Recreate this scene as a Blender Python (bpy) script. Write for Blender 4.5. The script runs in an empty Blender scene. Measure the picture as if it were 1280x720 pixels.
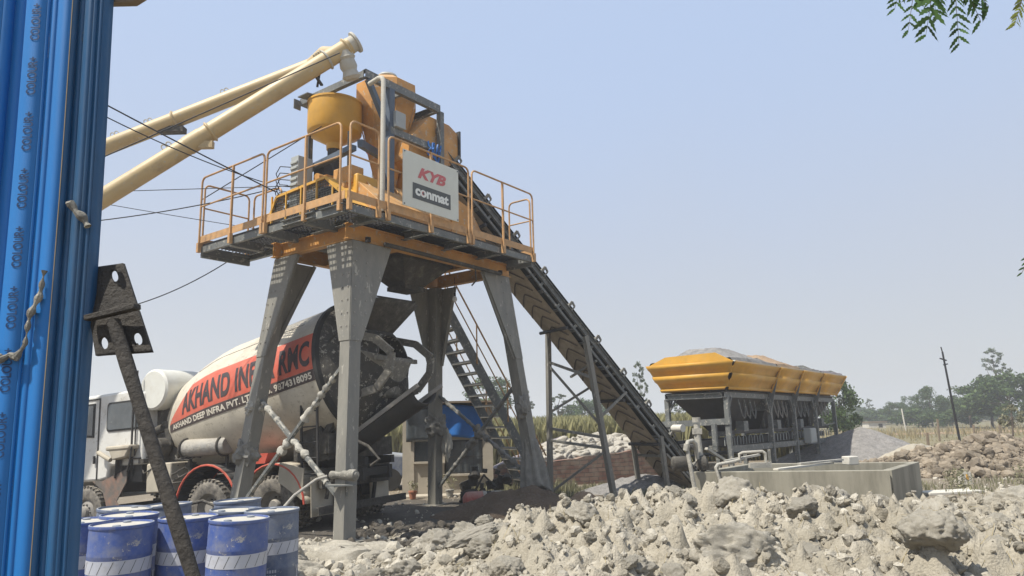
import bpy, bmesh, math, random
import numpy as np
from mathutils import Vector, Matrix, noise as mnoise

# ------------------------------------------------------------------ camera
SC = bpy.context.scene
COL = SC.collection
R = math.radians
PITCH, ROLL, CAM_H = .188, .025, 1.755
cam_d = bpy.data.cameras.new('camera'); cam_d.sensor_width = 36; cam_d.lens = 36*888/1280
cam_d.clip_start = .05; cam_d.clip_end = 5000
cam = bpy.data.objects.new('camera', cam_d); COL.objects.link(cam)
_up = Vector((0, -math.sin(PITCH), math.cos(PITCH))); _fw = Vector((0, math.cos(PITCH), math.sin(PITCH))); _rt = Vector((1, 0, 0))
_cx = _rt*math.cos(ROLL) - _up*math.sin(ROLL)
_cy = _up*math.cos(ROLL) + _rt*math.sin(ROLL)
m = Matrix.Identity(4)
for i in range(3):
    m[i][0] = _cx[i]; m[i][1] = _cy[i]; m[i][2] = -_fw[i]
m[2][3] = CAM_H
cam.matrix_world = m
SC.camera = cam

# ------------------------------------------------------------------ sky, sun
SUN_EL, SUN_AZ = R(58), math.atan2(-.86, -.50)      # azimuth measured from +Y towards +X
w = bpy.data.worlds.new('World'); SC.world = w; w.use_nodes = True
nt = w.node_tree; nt.nodes.clear()
sky = nt.nodes.new('ShaderNodeTexSky'); sky.sky_type = 'NISHITA'; sky.sun_disc = False
sky.sun_elevation = SUN_EL; sky.sun_rotation = SUN_AZ
sky.altitude = 100; sky.air_density = 1.0; sky.dust_density = 1.6; sky.ozone_density = 1.5
hzm = nt.nodes.new('ShaderNodeMix'); hzm.data_type = 'RGBA'; hzm.inputs[0].default_value = .84
wtc = nt.nodes.new('ShaderNodeTexCoord'); wsx = nt.nodes.new('ShaderNodeSeparateXYZ'); wmr = nt.nodes.new('ShaderNodeMapRange'); wmr.inputs[2].default_value = .55; wmr.interpolation_type = 'SMOOTHSTEP'
wnz = nt.nodes.new('ShaderNodeTexNoise'); wnz.inputs['Scale'].default_value = 1.6; wnz.inputs['Detail'].default_value = 3; wma = nt.nodes.new('ShaderNodeMath'); wma.operation = 'MULTIPLY_ADD'; wma.inputs[1].default_value = .22
nt.links.new(wtc.outputs['Generated'], wsx.inputs[0]); nt.links.new(wtc.outputs['Generated'], wnz.inputs['Vector']); nt.links.new(wnz.outputs['Fac'], wma.inputs[0]); nt.links.new(wsx.outputs['Z'], wma.inputs[2]); nt.links.new(wma.outputs[0], wmr.inputs[0]); wmr.inputs[1].default_value = .11; wmr.inputs[2].default_value = .66
whc = nt.nodes.new('ShaderNodeMix'); whc.data_type = 'RGBA'; whc.inputs[6].default_value = (4.65, 4.75, 5.0, 1); whc.inputs[7].default_value = (4.05, 5.05, 6.95, 1)
nt.links.new(wmr.outputs[0], whc.inputs[0]); nt.links.new(whc.outputs[2], hzm.inputs[7])
nt.links.new(sky.outputs[0], hzm.inputs[6])
bg = nt.nodes.new('ShaderNodeBackground'); bg.inputs[1].default_value = .1
out = nt.nodes.new('ShaderNodeOutputWorld')
nt.links.new(hzm.outputs[2], bg.inputs[0]); nt.links.new(bg.outputs[0], out.inputs[0])
sd = bpy.data.lights.new('sun', 'SUN'); sd.energy = 5.0; sd.angle = R(.8); sd.color = (1, .955, .87)
sun = bpy.data.objects.new('sun', sd); COL.objects.link(sun)
sdir = Vector((math.sin(SUN_AZ)*math.cos(SUN_EL), math.cos(SUN_AZ)*math.cos(SUN_EL), math.sin(SUN_EL)))
sun.rotation_euler = sdir.to_track_quat('Z', 'Y').to_euler(); sun.location = (-20, -15, 40)
SC.view_settings.view_transform = 'Standard'; SC.view_settings.look = 'None'
SC.view_settings.exposure = 0.40
HAZE = .0021
SC.cycles.volume_step_rate = 1.0; SC.view_settings.gamma = 1; SC.view_settings.use_curve_mapping = False
SC.render.engine = 'CYCLES'
SC.cycles.volume_bounces = 1

random.seed(7); rng = np.random.default_rng(7)

# ------------------------------------------------------------------ materials
def mat(name, col, rough=.65, metal=0., var=.18, scale=2.5, dust=0., dustcol=(.42, .37, .29), bump=.0, bscale=40,
        stain=0., staincol=(.10, .08, .06), sscale=1.3, stretch=(1, 1, 1), spec=.4, top=.5, trans=0, splash=0., splcol=(.40, .375, .31)):
    m = bpy.data.materials.new(name); m.use_nodes = True
    n = m.node_tree; N = n.nodes; Lk = n.links.new
    b = N['Principled BSDF']; b.inputs['Roughness'].default_value = rough; b.inputs['Metallic'].default_value = metal
    b.inputs['Specular IOR Level'].default_value = spec
    tc = N.new('ShaderNodeTexCoord'); mp = N.new('ShaderNodeMapping'); mp.inputs['Scale'].default_value = stretch
    Lk(tc.outputs['Object'], mp.inputs['Vector'])
    def noise(sc, det=6, r=.6):
        x = N.new('ShaderNodeTexNoise'); x.inputs['Scale'].default_value = sc; x.inputs['Detail'].default_value = det
        x.inputs['Roughness'].default_value = r; Lk(mp.outputs[0], x.inputs['Vector']); return x.outputs['Fac']
    def ramp(s, a, bb):
        x = N.new('ShaderNodeMapRange'); x.inputs['From Min'].default_value = a; x.inputs['From Max'].default_value = bb
        Lk(s, x.inputs['Value']); return x.outputs[0]
    def mix(f, A, B):
        x = N.new('ShaderNodeMix'); x.data_type = 'RGBA'
        if isinstance(f, float): x.inputs[0].default_value = f
        else: Lk(f, x.inputs[0])
        for s, v in ((6, A), (7, B)):
            if isinstance(v, tuple): x.inputs[s].default_value = (*v, 1)
            else: Lk(v, x.inputs[s])
        return x.outputs[2]
    def math_(op, a, bb):
        x = N.new('ShaderNodeMath'); x.operation = op; x.use_clamp = True
        for i, v in enumerate((a, bb)):
            if isinstance(v, (int, float)): x.inputs[i].default_value = v
            else: Lk(v, x.inputs[i])
        return x.outputs[0]
    lo = tuple(max(0, c*(1-var)) for c in col); hi = tuple(min(.95, c*(1+var)) for c in col)
    c = mix(ramp(noise(scale), .3, .7), lo, hi)
    if stain > 0:
        f = math_('MULTIPLY', ramp(noise(sscale, 10, .7), .62-.2*stain, .72), min(1., stain*1.2))
        c = mix(f, c, staincol)
    if splash > 0:
        f = math_('MULTIPLY', ramp(noise(9, 5, .8), .62-.14*splash, .66-.12*splash), .8)
        c = mix(f, c, splcol)
    if dust > 0:
        g = N.new('ShaderNodeNewGeometry'); sx = N.new('ShaderNodeSeparateXYZ'); Lk(g.outputs['Normal'], sx.inputs[0])
        upf = ramp(sx.outputs['Z'], .2, .9)
        nn = ramp(noise(scale*2.2, 10, .72), .35, .75)
        f = math_('ADD', math_('MULTIPLY', nn, dust), math_('MULTIPLY', upf, top*min(1, dust*1.6)))
        c = mix(f, c, dustcol)
        rr = N.new('ShaderNodeMapRange'); Lk(f, rr.inputs[0]); rr.inputs[3].default_value = rough; rr.inputs[4].default_value = .95
        Lk(rr.outputs[0], b.inputs['Roughness'])
    Lk(c, b.inputs['Base Color'])
    if bump > 0:
        bp = N.new('ShaderNodeBump'); bp.inputs['Strength'].default_value = min(1, bump); bp.inputs['Distance'].default_value = .02*max(1, bump)
        Lk(noise(bscale, 8, .65), bp.inputs['Height']); Lk(bp.outputs[0], b.inputs['Normal'])
    if trans: b.inputs['Transmission Weight'].default_value = trans
    return m

DC = (.40, .36, .29)
M = dict(
 orange=mat('orange_paint', (.50, .235, .05), .5, var=.2, dust=.32, dustcol=(.42, .32, .19), bump=.12, bscale=9, stain=.55, staincol=(.20, .10, .05), splash=.35),
 yellow=mat('yellow_paint', (.60, .315, .035), .42, var=.12, dust=.20, dustcol=(.48, .36, .18), bump=.10, bscale=6, stain=.3, staincol=(.34, .18, .045)),
 rail=mat('rail_paint', (.46, .25, .095), .5, var=.2, scale=8, dust=.45, dustcol=(.38, .30, .20), stain=.5, staincol=(.18, .09, .05), sscale=6),
 steel=mat('grey_steel_paint', (.115, .122, .118), .5, var=.22, dust=.30, dustcol=(.29, .275, .235), bump=.15, stain=.45, staincol=(.05, .045, .038), sscale=4, splash=.4),
 leg=mat('dusty_leg_paint', (.165, .158, .136), .5, var=.15, dust=.45, dustcol=(.33, .305, .25), bump=.15, bscale=25, stain=.4, staincol=(.08, .075, .062), sscale=2.2, stretch=(1, 1, .30), top=.3, splash=.18),
 bluesteel=mat('blue_grey_steel', (.06, .085, .12), .5, var=.2, dust=.22, dustcol=(.24, .24, .22), stain=.3),
 dark=mat('dark_grimy_steel', (.026, .025, .024), .6, var=.3, dust=.14, dustcol=(.14, .125, .105), bump=.2),
 crust=mat('concrete_crusted_steel', (.045, .041, .035), .85, var=.35, scale=5, dust=.32, dustcol=(.20, .18, .145), bump=1.0, bscale=22, stain=.4, staincol=(.27, .25, .20), sscale=5, top=.35),
 caked=mat('caked_grey_steel', (.15, .14, .118), .85, var=.3, scale=5, dust=.5, dustcol=(.31, .29, .24), bump=.9, bscale=20, stain=.5, staincol=(.05, .045, .038), sscale=5, splash=.4),
 black=mat('black_rubber', (.016, .016, .016), .75, var=.2, dust=.15, dustcol=(.12, .11, .09)),
 belt=mat('dusty_belt_rubber', (.34, .28, .20), .85, var=.25, dust=.7, dustcol=(.55, .46, .34), bump=.3, top=.2),
 chev=mat('belt_cleat_rubber', (.10, .08, .06), .85, var=.2, dust=.25, dustcol=(.24, .20, .15), top=.2),
 tyre=mat('dusty_tyre', (.045, .042, .038), .85, var=.2, dust=.85, dustcol=(.33, .295, .24), bump=.4, scale=4),
 rim=mat('wheel_rim', (.20, .19, .175), .6, var=.3, dust=.5, dustcol=DC, stain=.5),
 cream=mat('cream_pipe_paint', (.47, .345, .165), .42, var=.12, scale=1.2, dust=.32, dustcol=(.44, .375, .26), stain=.45, staincol=(.23, .165, .09), sscale=3, splash=.15),
 spout=mat('cement_coated_canvas', (.44, .42, .36), .8, var=.12, dust=.4, bump=.4),
 white=mat('white_truck_paint', (.60, .59, .55), .45, var=.07, dust=.30, dustcol=(.44, .41, .34), stain=.4, staincol=(.27, .235, .18), sscale=2, top=.4, splash=.15, splcol=(.33, .30, .24)),
 drumw=mat('white_drum_paint', (.52, .475, .385), .5, var=.10, dust=.4, dustcol=(.43, .385, .29), bump=.14, stain=.5, staincol=(.27, .225, .155), sscale=1.6, top=.2, splash=.3, splcol=(.30, .27, .21)),
 drumr=mat('red_drum_band', (.50, .085, .045), .5, var=.12, dust=.30, dustcol=(.46, .30, .22), stain=.2, staincol=(.22, .06, .04), top=.1),
 drumk=mat('black_drum_band', (.055, .040, .038), .55, var=.2, dust=.22, dustcol=(.22, .18, .16), top=.1),
 ink=mat('black_lettering', (.035, .030, .034), .6, var=.2, dust=.16, dustcol=(.30, .16, .12), top=.05),
 whiteink=mat('pale_lettering', (.62, .57, .47), .6, var=.1, dust=.2, top=.05),
 drumrear=mat('crusted_drum_cone', (.040, .037, .032), .8, var=.3, dust=.28, dustcol=(.14, .125, .10), bump=.8, bscale=12, stain=.2, staincol=(.10, .09, .07), sscale=5, splash=.45),
 red=mat('red_fender_paint', (.46, .055, .03), .5, var=.15, dust=.3, dustcol=(.40, .28, .20)),
 beige=mat('mud_caked_fender', (.40, .36, .28), .75, var=.15, dust=.45, bump=.3, stain=.4, staincol=(.20, .14, .09)),
 rustfl=mat('rust_patched_flap', (.11, .10, .088), .75, var=.2, dust=.35, dustcol=(.24, .21, .17), stain=.9, staincol=(.30, .13, .07), sscale=2.5),
 silver=mat('crusted_silver', (.30, .29, .265), .55, var=.2, metal=.1, dust=.4, bump=.9, bscale=14, stain=.6, staincol=(.10, .09, .075), sscale=6, splash=.4),
 tank=mat('translucent_white_tank', (.62, .62, .57), .5, var=.08, dust=.35, dustcol=(.50, .47, .38), stain=.3, staincol=(.40, .33, .22)),
 glass=mat('dusty_glass', (.055, .065, .07), .14, var=.3, dust=.22, dustcol=(.20, .20, .185), spec=.8),
 amber=mat('orange_lens', (.6, .12, .03), .3),
 bluedrum=mat('blue_plastic', (.030, .072, .27), .45, var=.2, dust=.55, dustcol=(.22, .24, .28), stain=.7, staincol=(.25, .235, .195), sscale=2.0, bump=.08, top=.9, splash=.12),
 bluedrum2=mat('faded_blue_plastic', (.070, .10, .18), .55, var=.2, dust=.7, dustcol=(.25, .265, .28), stain=.7, staincol=(.26, .245, .20), top=.9, splash=.15),
 lid=mat('dust_covered_lid', (.38, .37, .33), .75, var=.2, dust=.7, dustcol=(.46, .43, .36), bump=.3, stain=.3, staincol=(.14, .17, .22), sscale=7),
 band=mat('white_label_band', (.42, .44, .50), .55, var=.12, dust=.35, stain=.5, staincol=(.24, .23, .21), sscale=5),
 sheet=mat('blue_coated_sheet', (.010, .145, .42), .52, var=.10, scale=1.1, dust=.14, dustcol=(.10, .23, .36), stain=.15, staincol=(.04, .10, .17), sscale=2.4, stretch=(1, 1, .3), bump=.06, bscale=3),
 sheetold=mat('weathered_blue_sheet', (.014, .085, .20), .45, var=.2, scale=2, dust=.22, dustcol=(.12, .17, .21), stain=.55, staincol=(.025, .045, .065), sscale=2.6, stretch=(1, 1, .35)),
 sheetink=mat('printed_navy_mark', (.006, .035, .11), .5),
 prop=mat('cement_smeared_steel', (.032, .028, .023), .75, var=.35, scale=9, dust=.35, dustcol=(.12, .10, .078), bump=1., bscale=35, stain=.4, staincol=(.016, .013, .011), sscale=9, top=.3),
 signw=mat('off_white_board', (.60, .60, .52), .6, var=.05, dust=.2, dustcol=(.45, .43, .35)),
 signk=mat('dark_grey_print', (.085, .09, .085), .6, var=.06),
 signr=mat('pinkish_red_print', (.52, .13, .13), .6, var=.08),
 signwh=mat('white_print', (.72, .72, .66), .6, var=.03),
 plaster=mat('grubby_plaster', (.42, .37, .29), .9, var=.15, dust=.3, bump=.3, stain=.4, staincol=(.20, .17, .13), sscale=1.1),
 concrete=mat('cast_concrete', (.27, .25, .195), .9, var=.16, scale=1.6, dust=.12, dustcol=(.36, .335, .27), bump=.3, bscale=14, stain=.9, staincol=(.12, .11, .08), sscale=2.2, stretch=(1, 1, .18)),
 pale=mat('pale_concrete', (.52, .49, .42), .9, var=.1, bump=.3, bscale=12),
 tarp=mat('blue_tarpaulin', (.02, .13, .40), .45, var=.15, bump=.3, bscale=5),
 cloth=mat('cement_stiff_cloth', (.36, .34, .29), .95, var=.2, scale=6, bump=.7, bscale=25, stain=.3, staincol=(.18, .16, .13), sscale=4),
 clothd=mat('grey_wrapped_cloth', (.20, .19, .165), .95, var=.25, scale=6, bump=.7, bscale=25, stain=.3, staincol=(.09, .08, .07), sscale=4),
 sack=mat('white_woven_sack', (.36, .34, .295), .85, var=.22, scale=3, bump=.5, bscale=10, stain=.6, staincol=(.18, .155, .12), sscale=4, dust=.3),
 wood=mat('weathered_wood', (.20, .15, .10), .85, var=.2, bump=.3),
 cable=mat('black_cable', (.02, .02, .022), .6),
 elec=mat('grey_cabinet', (.32, .34, .33), .5, var=.08, dust=.3),
 redp=mat('faded_red_cylinder', (.38, .07, .05), .55, var=.15, dust=.45, dustcol=(.40, .34, .28)),
 terracotta=mat('terracotta', (.40, .17, .10), .8, var=.1),
 copper=mat('grey_motor_paint', (.26, .265, .25), .6, var=.2, dust=.5, dustcol=DC),
 bulb=mat('white_glass_bulb', (.85, .85, .85), .2),
 bark=mat('bark', (.10, .078, .058), .9, var=.25, bump=.4),
)
def foliage(name, col, var=.5):
    m = bpy.data.materials.new(name); m.use_nodes = True
    n = m.node_tree; N = n.nodes; Lk = n.links.new; b = N['Principled BSDF']
    g = N.new('ShaderNodeNewGeometry'); mr = N.new('ShaderNodeMix'); mr.data_type = 'RGBA'
    mr.inputs[6].default_value = (*[c*(1-var) for c in col], 1); mr.inputs[7].default_value = (*[min(1, c*(1+var)) for c in col], 1)
    Lk(g.outputs['Random Per Island'], mr.inputs[0]); Lk(mr.outputs[2], b.inputs['Base Color'])
    b.inputs['Roughness'].default_value = .6; b.inputs['Specular IOR Level'].default_value = .25
    tr = N.new('ShaderNodeBsdfTranslucent'); Lk(mr.outputs[2], tr.inputs[0])
    ms = N.new('ShaderNodeMixShader'); ms.inputs[0].default_value = .3
    Lk(b.outputs[0], ms.inputs[1]); Lk(tr.outputs[0], ms.inputs[2]); Lk(ms.outputs[0], N['Material Output'].inputs['Surface'])
    return m
M['leaf'] = foliage('tree_foliage', (.072, .108, .036), .5)
M['leafpale'] = foliage('pale_foliage', (.10, .125, .065), .45)
M['neem'] = foliage('neem_leaf', (.060, .115, .030), .5)
M['neemy'] = foliage('young_neem_leaf', (.24, .27, .05), .35)
M['crop'] = foliage('standing_crop', (.32, .30, .15), .22)
M['weed'] = foliage('weeds', (.23, .22, .13), .45)
M['straw'] = foliage('dry_grass', (.30, .245, .13), .35)

def ground_mat(name, c1, c2, c3, s=.35, bump=1., bs=9, fine=45, piece=0., grain=.72):
    m = bpy.data.materials.new(name); m.use_nodes = True
    n = m.node_tree; N = n.nodes; Lk = n.links.new; b = N['Principled BSDF']; b.inputs['Roughness'].default_value = .95
    b.inputs['Specular IOR Level'].default_value = .15
    tc = N.new('ShaderNodeTexCoord')
    def noise(sc, det=8, r=.65):
        x = N.new('ShaderNodeTexNoise'); x.inputs['Scale'].default_value = sc; x.inputs['Detail'].default_value = det; x.inputs['Roughness'].default_value = r
        Lk(tc.outputs['Object'], x.inputs['Vector']); return x.outputs['Fac']
    def mix(f, A, B, lo=.35, hi=.65):
        r = N.new('ShaderNodeMapRange'); r.inputs[1].default_value = lo; r.inputs[2].default_value = hi; Lk(f, r.inputs[0])
        x = N.new('ShaderNodeMix'); x.data_type = 'RGBA'; Lk(r.outputs[0], x.inputs[0])
        for k, v in ((6, A), (7, B)):
            if isinstance(v, tuple): x.inputs[k].default_value = (*v, 1)
            else: Lk(v, x.inputs[k])
        return x.outputs[2]
    c = mix(noise(s), c1, c2); c = mix(noise(s*7), c, c3, .5, .8)
    c = mix(noise(fine, 5, .75), c, tuple(v*grain for v in c1), .5, .8)
    if piece:
        g = N.new('ShaderNodeNewGeometry'); oi = N.new('ShaderNodeObjectInfo'); a1 = N.new('ShaderNodeMath'); a1.operation = 'ADD'; Lk(g.outputs['Random Per Island'], a1.inputs[0]); Lk(oi.outputs['Random'], a1.inputs[1])
        fr = N.new('ShaderNodeMath'); fr.operation = 'FRACT'; Lk(a1.outputs[0], fr.inputs[0])
        mr = N.new('ShaderNodeMapRange'); mr.inputs[3].default_value = 1-piece; mr.inputs[4].default_value = 1+piece*.7; Lk(fr.outputs[0], mr.inputs[0])
        vm = N.new('ShaderNodeVectorMath'); vm.operation = 'SCALE'; Lk(c, vm.inputs[0]); Lk(mr.outputs[0], vm.inputs['Scale']); c = vm.outputs[0]
    Lk(c, b.inputs['Base Color'])
    h = N.new('ShaderNodeMath'); h.operation = 'ADD'; Lk(noise(bs, 10, .75), h.inputs[0])
    v = N.new('ShaderNodeTexVoronoi'); v.inputs['Scale'].default_value = bs*2.3; Lk(tc.outputs['Object'], v.inputs['Vector'])
    q = N.new('ShaderNodeMath'); q.operation = 'MULTIPLY'; q.inputs[1].default_value = -.35; Lk(v.outputs['Distance'], q.inputs[0]); Lk(q.outputs[0], h.inputs[1])
    bp = N.new('ShaderNodeBump'); bp.inputs['Strength'].default_value = .9; bp.inputs['Distance'].default_value = .05*bump; Lk(h.outputs[0], bp.inputs['Height'])
    Lk(bp.outputs[0], b.inputs['Normal'])
    return m
M['soil'] = ground_mat('pale_cement_rubble_soil', (.37, .332, .262), (.27, .24, .184), (.46, .42, .345), bump=.5, bs=22, piece=.30, grain=.5)
M['yard'] = ground_mat('yard_soil', (.20, .165, .12), (.26, .22, .165), (.32, .285, .225), s=.22)
M['wetshade'] = ground_mat('wet_yard_painted_shade', (.085, .075, .062), (.12, .105, .085), (.17, .15, .125), s=.6)  # wet grey yard, with shade under tower and truck put into the colour
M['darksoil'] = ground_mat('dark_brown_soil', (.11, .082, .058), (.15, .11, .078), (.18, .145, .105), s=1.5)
M['gravel'] = ground_mat('grey_gravel', (.27, .255, .235), (.17, .16, .15), (.40, .38, .35), s=5, bs=14, fine=16, bump=.7, grain=.4)
M['gravelp'] = ground_mat('mauve_gravel', (.24, .215, .225), (.28, .25, .255), (.31, .285, .28), s=2, bs=16, fine=60)
M['sand'] = ground_mat('orange_sand', (.28, .19, .12), (.33, .235, .15), (.32, .26, .19), s=2, bump=.7)
M['rock'] = ground_mat('pale_concrete_rock', (.47, .43, .35), (.37, .335, .27), (.56, .52, .44), s=2.6, bs=26, bump=.38, piece=.16, grain=.5)
M['brickrock'] = ground_mat('brownish_rubble_stone', (.30, .25, .185), (.215, .172, .125), (.40, .345, .27), s=1.8, bs=10, bump=.5, piece=.35)
M['field'] = ground_mat('dry_grass_field', (.22, .185, .115), (.155, .145, .075), (.32, .265, .18), s=.09, bs=5)

def brick_mat():
    m = bpy.data.materials.new('old_brick'); m.use_nodes = True
    n = m.node_tree; N = n.nodes; Lk = n.links.new; b = N['Principled BSDF']; b.inputs['Roughness'].default_value = .9
    tc = N.new('ShaderNodeTexCoord'); sp = N.new('ShaderNodeSeparateXYZ'); cb = N.new('ShaderNodeCombineXYZ')
    Lk(tc.outputs['Object'], sp.inputs[0])
    br = N.new('ShaderNodeTexBrick'); br.inputs['Scale'].default_value = 1; br.inputs['Brick Width'].default_value = .30; br.inputs['Row Height'].default_value = .115
    br.inputs['Mortar Size'].default_value = .010; br.inputs['Mortar Smooth'].default_value = .3; br.inputs['Bias'].default_value = -.1
    br.inputs['Color1'].default_value = (.19, .10, .072, 1); br.inputs['Color2'].default_value = (.27, .185, .135, 1); br.inputs['Mortar'].default_value = (.12, .10, .08, 1)
    nz = N.new('ShaderNodeTexNoise'); nz.inputs['Scale'].default_value = 3; Lk(tc.outputs['Object'], nz.inputs['Vector'])
    ad = N.new('ShaderNodeMath'); ad.operation = 'MULTIPLY_ADD'; ad.inputs[1].default_value = .05; Lk(nz.outputs[0], ad.inputs[0]); Lk(sp.outputs['Z'], ad.inputs[2])
    Lk(sp.outputs['X'], cb.inputs[0]); Lk(ad.outputs[0], cb.inputs[1]); Lk(cb.outputs[0], br.inputs['Vector'])
    n2 = N.new('ShaderNodeTexNoise'); n2.inputs['Scale'].default_value = 4; n2.inputs['Detail'].default_value = 8; Lk(tc.outputs['Object'], n2.inputs['Vector'])
    r = N.new('ShaderNodeMapRange'); r.inputs[1].default_value = .45; r.inputs[2].default_value = .75; Lk(n2.outputs[0], r.inputs[0])
    mx = N.new('ShaderNodeMix'); mx.data_type = 'RGBA'; Lk(r.outputs[0], mx.inputs[0]); Lk(br.outputs['Color'], mx.inputs[6]); mx.inputs[7].default_value = (.29, .24, .18, 1)
    Lk(mx.outputs[2], b.inputs['Base Color'])
    bp = N.new('ShaderNodeBump'); bp.invert = True; bp.inputs['Distance'].default_value = .03; Lk(br.outputs['Fac'], bp.inputs['Height']); Lk(bp.outputs[0], b.inputs['Normal'])
    return m
M['brick'] = brick_mat()
def water_mat():
    m = bpy.data.materials.new('murky_water'); m.use_nodes = True; b = m.node_tree.nodes['Principled BSDF']
    b.inputs['Base Color'].default_value = (.07, .075, .07, 1); b.inputs['Roughness'].default_value = .06
    nz = m.node_tree.nodes.new('ShaderNodeTexNoise'); nz.inputs['Scale'].default_value = 6
    bp = m.node_tree.nodes.new('ShaderNodeBump'); bp.inputs['Distance'].default_value = .01
    m.node_tree.links.new(nz.outputs[0], bp.inputs['Height']); m.node_tree.links.new(bp.outputs[0], b.inputs['Normal'])
    return m
M['water'] = water_mat()

# ------------------------------------------------------------------ mesh helpers
V = Vector
class MB:
    def __init__(s): s.v = []; s.f = []; s.mi = []; s.sm = []
    def add(s, vs, fs, mi=0, sm=False, mx=None):
        o = len(s.v)
        for p in vs:
            p = Vector(p)
            if mx is not None: p = mx @ p
            s.v.append(p[:])
        for f in fs: s.f.append([i+o for i in f]); s.mi.append(mi); s.sm.append(sm)
        return s
    def box(s, c, d, mx=None, mi=0, rz=0):
        x, y, z = [q/2 for q in d]
        vs = [(a*x, b*y, e*z) for a in (-1, 1) for b in (-1, 1) for e in (-1, 1)]
        M4 = Matrix.Translation(Vector(c)) @ Matrix.Rotation(rz, 4, 'Z')
        if mx is not None: M4 = mx @ M4
        return s.add(vs, [(0, 1, 3, 2), (4, 6, 7, 5), (0, 4, 5, 1), (2, 3, 7, 6), (0, 2, 6, 4), (1, 5, 7, 3)], mi, False, M4)
    def b2(s, a, b, mi=0): # box from min, max corner
        a = Vector(a); b = Vector(b); d = b-a
        return s.box((a+b)/2, (abs(d[0]), abs(d[1]), abs(d[2])), mi=mi)
    def bar(s, p, q, w, h=None, up=(0, 0, 1), mi=0):
        p = Vector(p); q = Vector(q); h = h or w; d = q-p; L = d.length; x = d.normalized()
        u = Vector(up)
        if abs(x.dot(u)) > .98: u = Vector((1, 0, 0)) if abs(x.x) < .9 else Vector((0, 1, 0))
        y = u.cross(x).normalized(); z = x.cross(y)
        vs = [p + x*(L*e) + y*(a*w/2) + z*(b*h/2) for e in (0, 1) for a in (-1, 1) for b in (-1, 1)]
        return s.add(vs, [(0, 1, 3, 2), (4, 6, 7, 5), (0, 4, 5, 1), (2, 3, 7, 6), (0, 2, 6, 4), (1, 5, 7, 3)], mi)
    def channel(s, p, q, w, h, t=.012, up=(0, 0, 1), side=1, mi=0):
        # C-section: web plus two flanges
        p = Vector(p); q = Vector(q); x = (q-p).normalized(); u = Vector(up)
        if abs(x.dot(u)) > .98: u = Vector((1, 0, 0))
        y = u.cross(x).normalized(); z = x.cross(y)
        s.bar(p, q, t, h, up, mi)
        for e in (-1, 1):
            o = y*(side*(w/2+t/2)) + z*(e*(h/2-t/2)); s.bar(p+o, q+o, w, t, up, mi)
        return s
    def tube(s, pts, r, n=10, mi=0, cap=True, closed=False):
        pts = [Vector(p) for p in pts]; rs = r if isinstance(r, (list, tuple)) else [r]*len(pts)
        ref = None; rings = []
        for i, p in enumerate(pts):
            if i == 0: d = pts[1]-p
            elif i == len(pts)-1: d = p-pts[-2]
            else: d = (pts[i+1]-p).normalized()+(p-pts[i-1]).normalized()
            d.normalize()
            if ref is None:
                ref = d.orthogonal().normalized()
            ref = (ref - d*ref.dot(d)).normalized(); bz = d.cross(ref)
            rings.append([p + (ref*math.cos(2*math.pi*k/n)+bz*math.sin(2*math.pi*k/n))*rs[i] for k in range(n)])
        vs = [v for rg in rings for v in rg]; fs = []
        for i in range(len(pts)-1):
            for k in range(n):
                a = i*n+k; b = i*n+(k+1) % n; fs.append((a, b, b+n, a+n))
        s.add(vs, fs, mi, True)
        if cap:
            o = len(s.v); s.v += [v[:] for v in rings[0]] + [v[:] for v in rings[-1]]
            s.f.append([o+k for k in range(n)][::-1]); s.mi.append(mi); s.sm.append(False)
            s.f.append([o+n+k for k in range(n)]); s.mi.append(mi); s.sm.append(False)
        return s
    def lathe(s, prof, n=32, mx=None, mi=0, a0=0, a1=2*math.pi, sm=True):
        # prof: (r, h) along local Z
        full = abs(a1-a0-2*math.pi) < 1e-6; m_ = n if full else n+1
        vs = []
        for r, h in prof:
            for k in range(m_):
                a = a0+(a1-a0)*k/n; vs.append((r*math.cos(a), r*math.sin(a), h))
        fs = []
        for i in range(len(prof)-1):
            for k in range(n):
                a = i*m_+k; b = i*m_+(k+1) % m_; fs.append((a, b, b+m_, a+m_))
        return s.add(vs, fs, mi, sm, mx)
    def prism(s, poly, z0, z1, mx=None, mi=0):
        # poly of (x, y) extruded along local z
        n = len(poly); vs = [(x, y, z0) for x, y in poly]+[(x, y, z1) for x, y in poly]
        fs = [tuple(range(n))[::-1], tuple(range(n, 2*n))]+[(i, (i+1) % n, n+(i+1) % n, n+i) for i in range(n)]
        return s.add(vs, fs, mi, False, mx)
    def plate(s, pts, t, mi=0):
        # polygon in 3D given thickness t
        P = [Vector(p) for p in pts]; nn = (P[1]-P[0]).cross(P[2]-P[0]).normalized()*t/2; n = len(P)
        vs = [p-nn for p in P]+[p+nn for p in P]
        return s.add(vs, [tuple(range(n))[::-1], tuple(range(n, 2*n))]+[(i, (i+1) % n, n+(i+1) % n, n+i) for i in range(n)], mi)
    def grid(s, fn, nu, nv, mi=0, sm=True, wrapu=False):
        vs = [fn(i/nu, j/nv) for i in range(nu+1) for j in range(nv+1)]
        fs = [(i*(nv+1)+j, (i+1)*(nv+1)+j, (i+1)*(nv+1)+j+1, i*(nv+1)+j+1) for i in range(nu) for j in range(nv)]
        return s.add(vs, fs, mi, sm)
    def mesh(s, name):
        me = bpy.data.meshes.new(name); me.from_pydata(s.v, [], s.f)
        me.polygons.foreach_set('material_index', s.mi); me.polygons.foreach_set('use_smooth', s.sm); me.update(); return me

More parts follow.
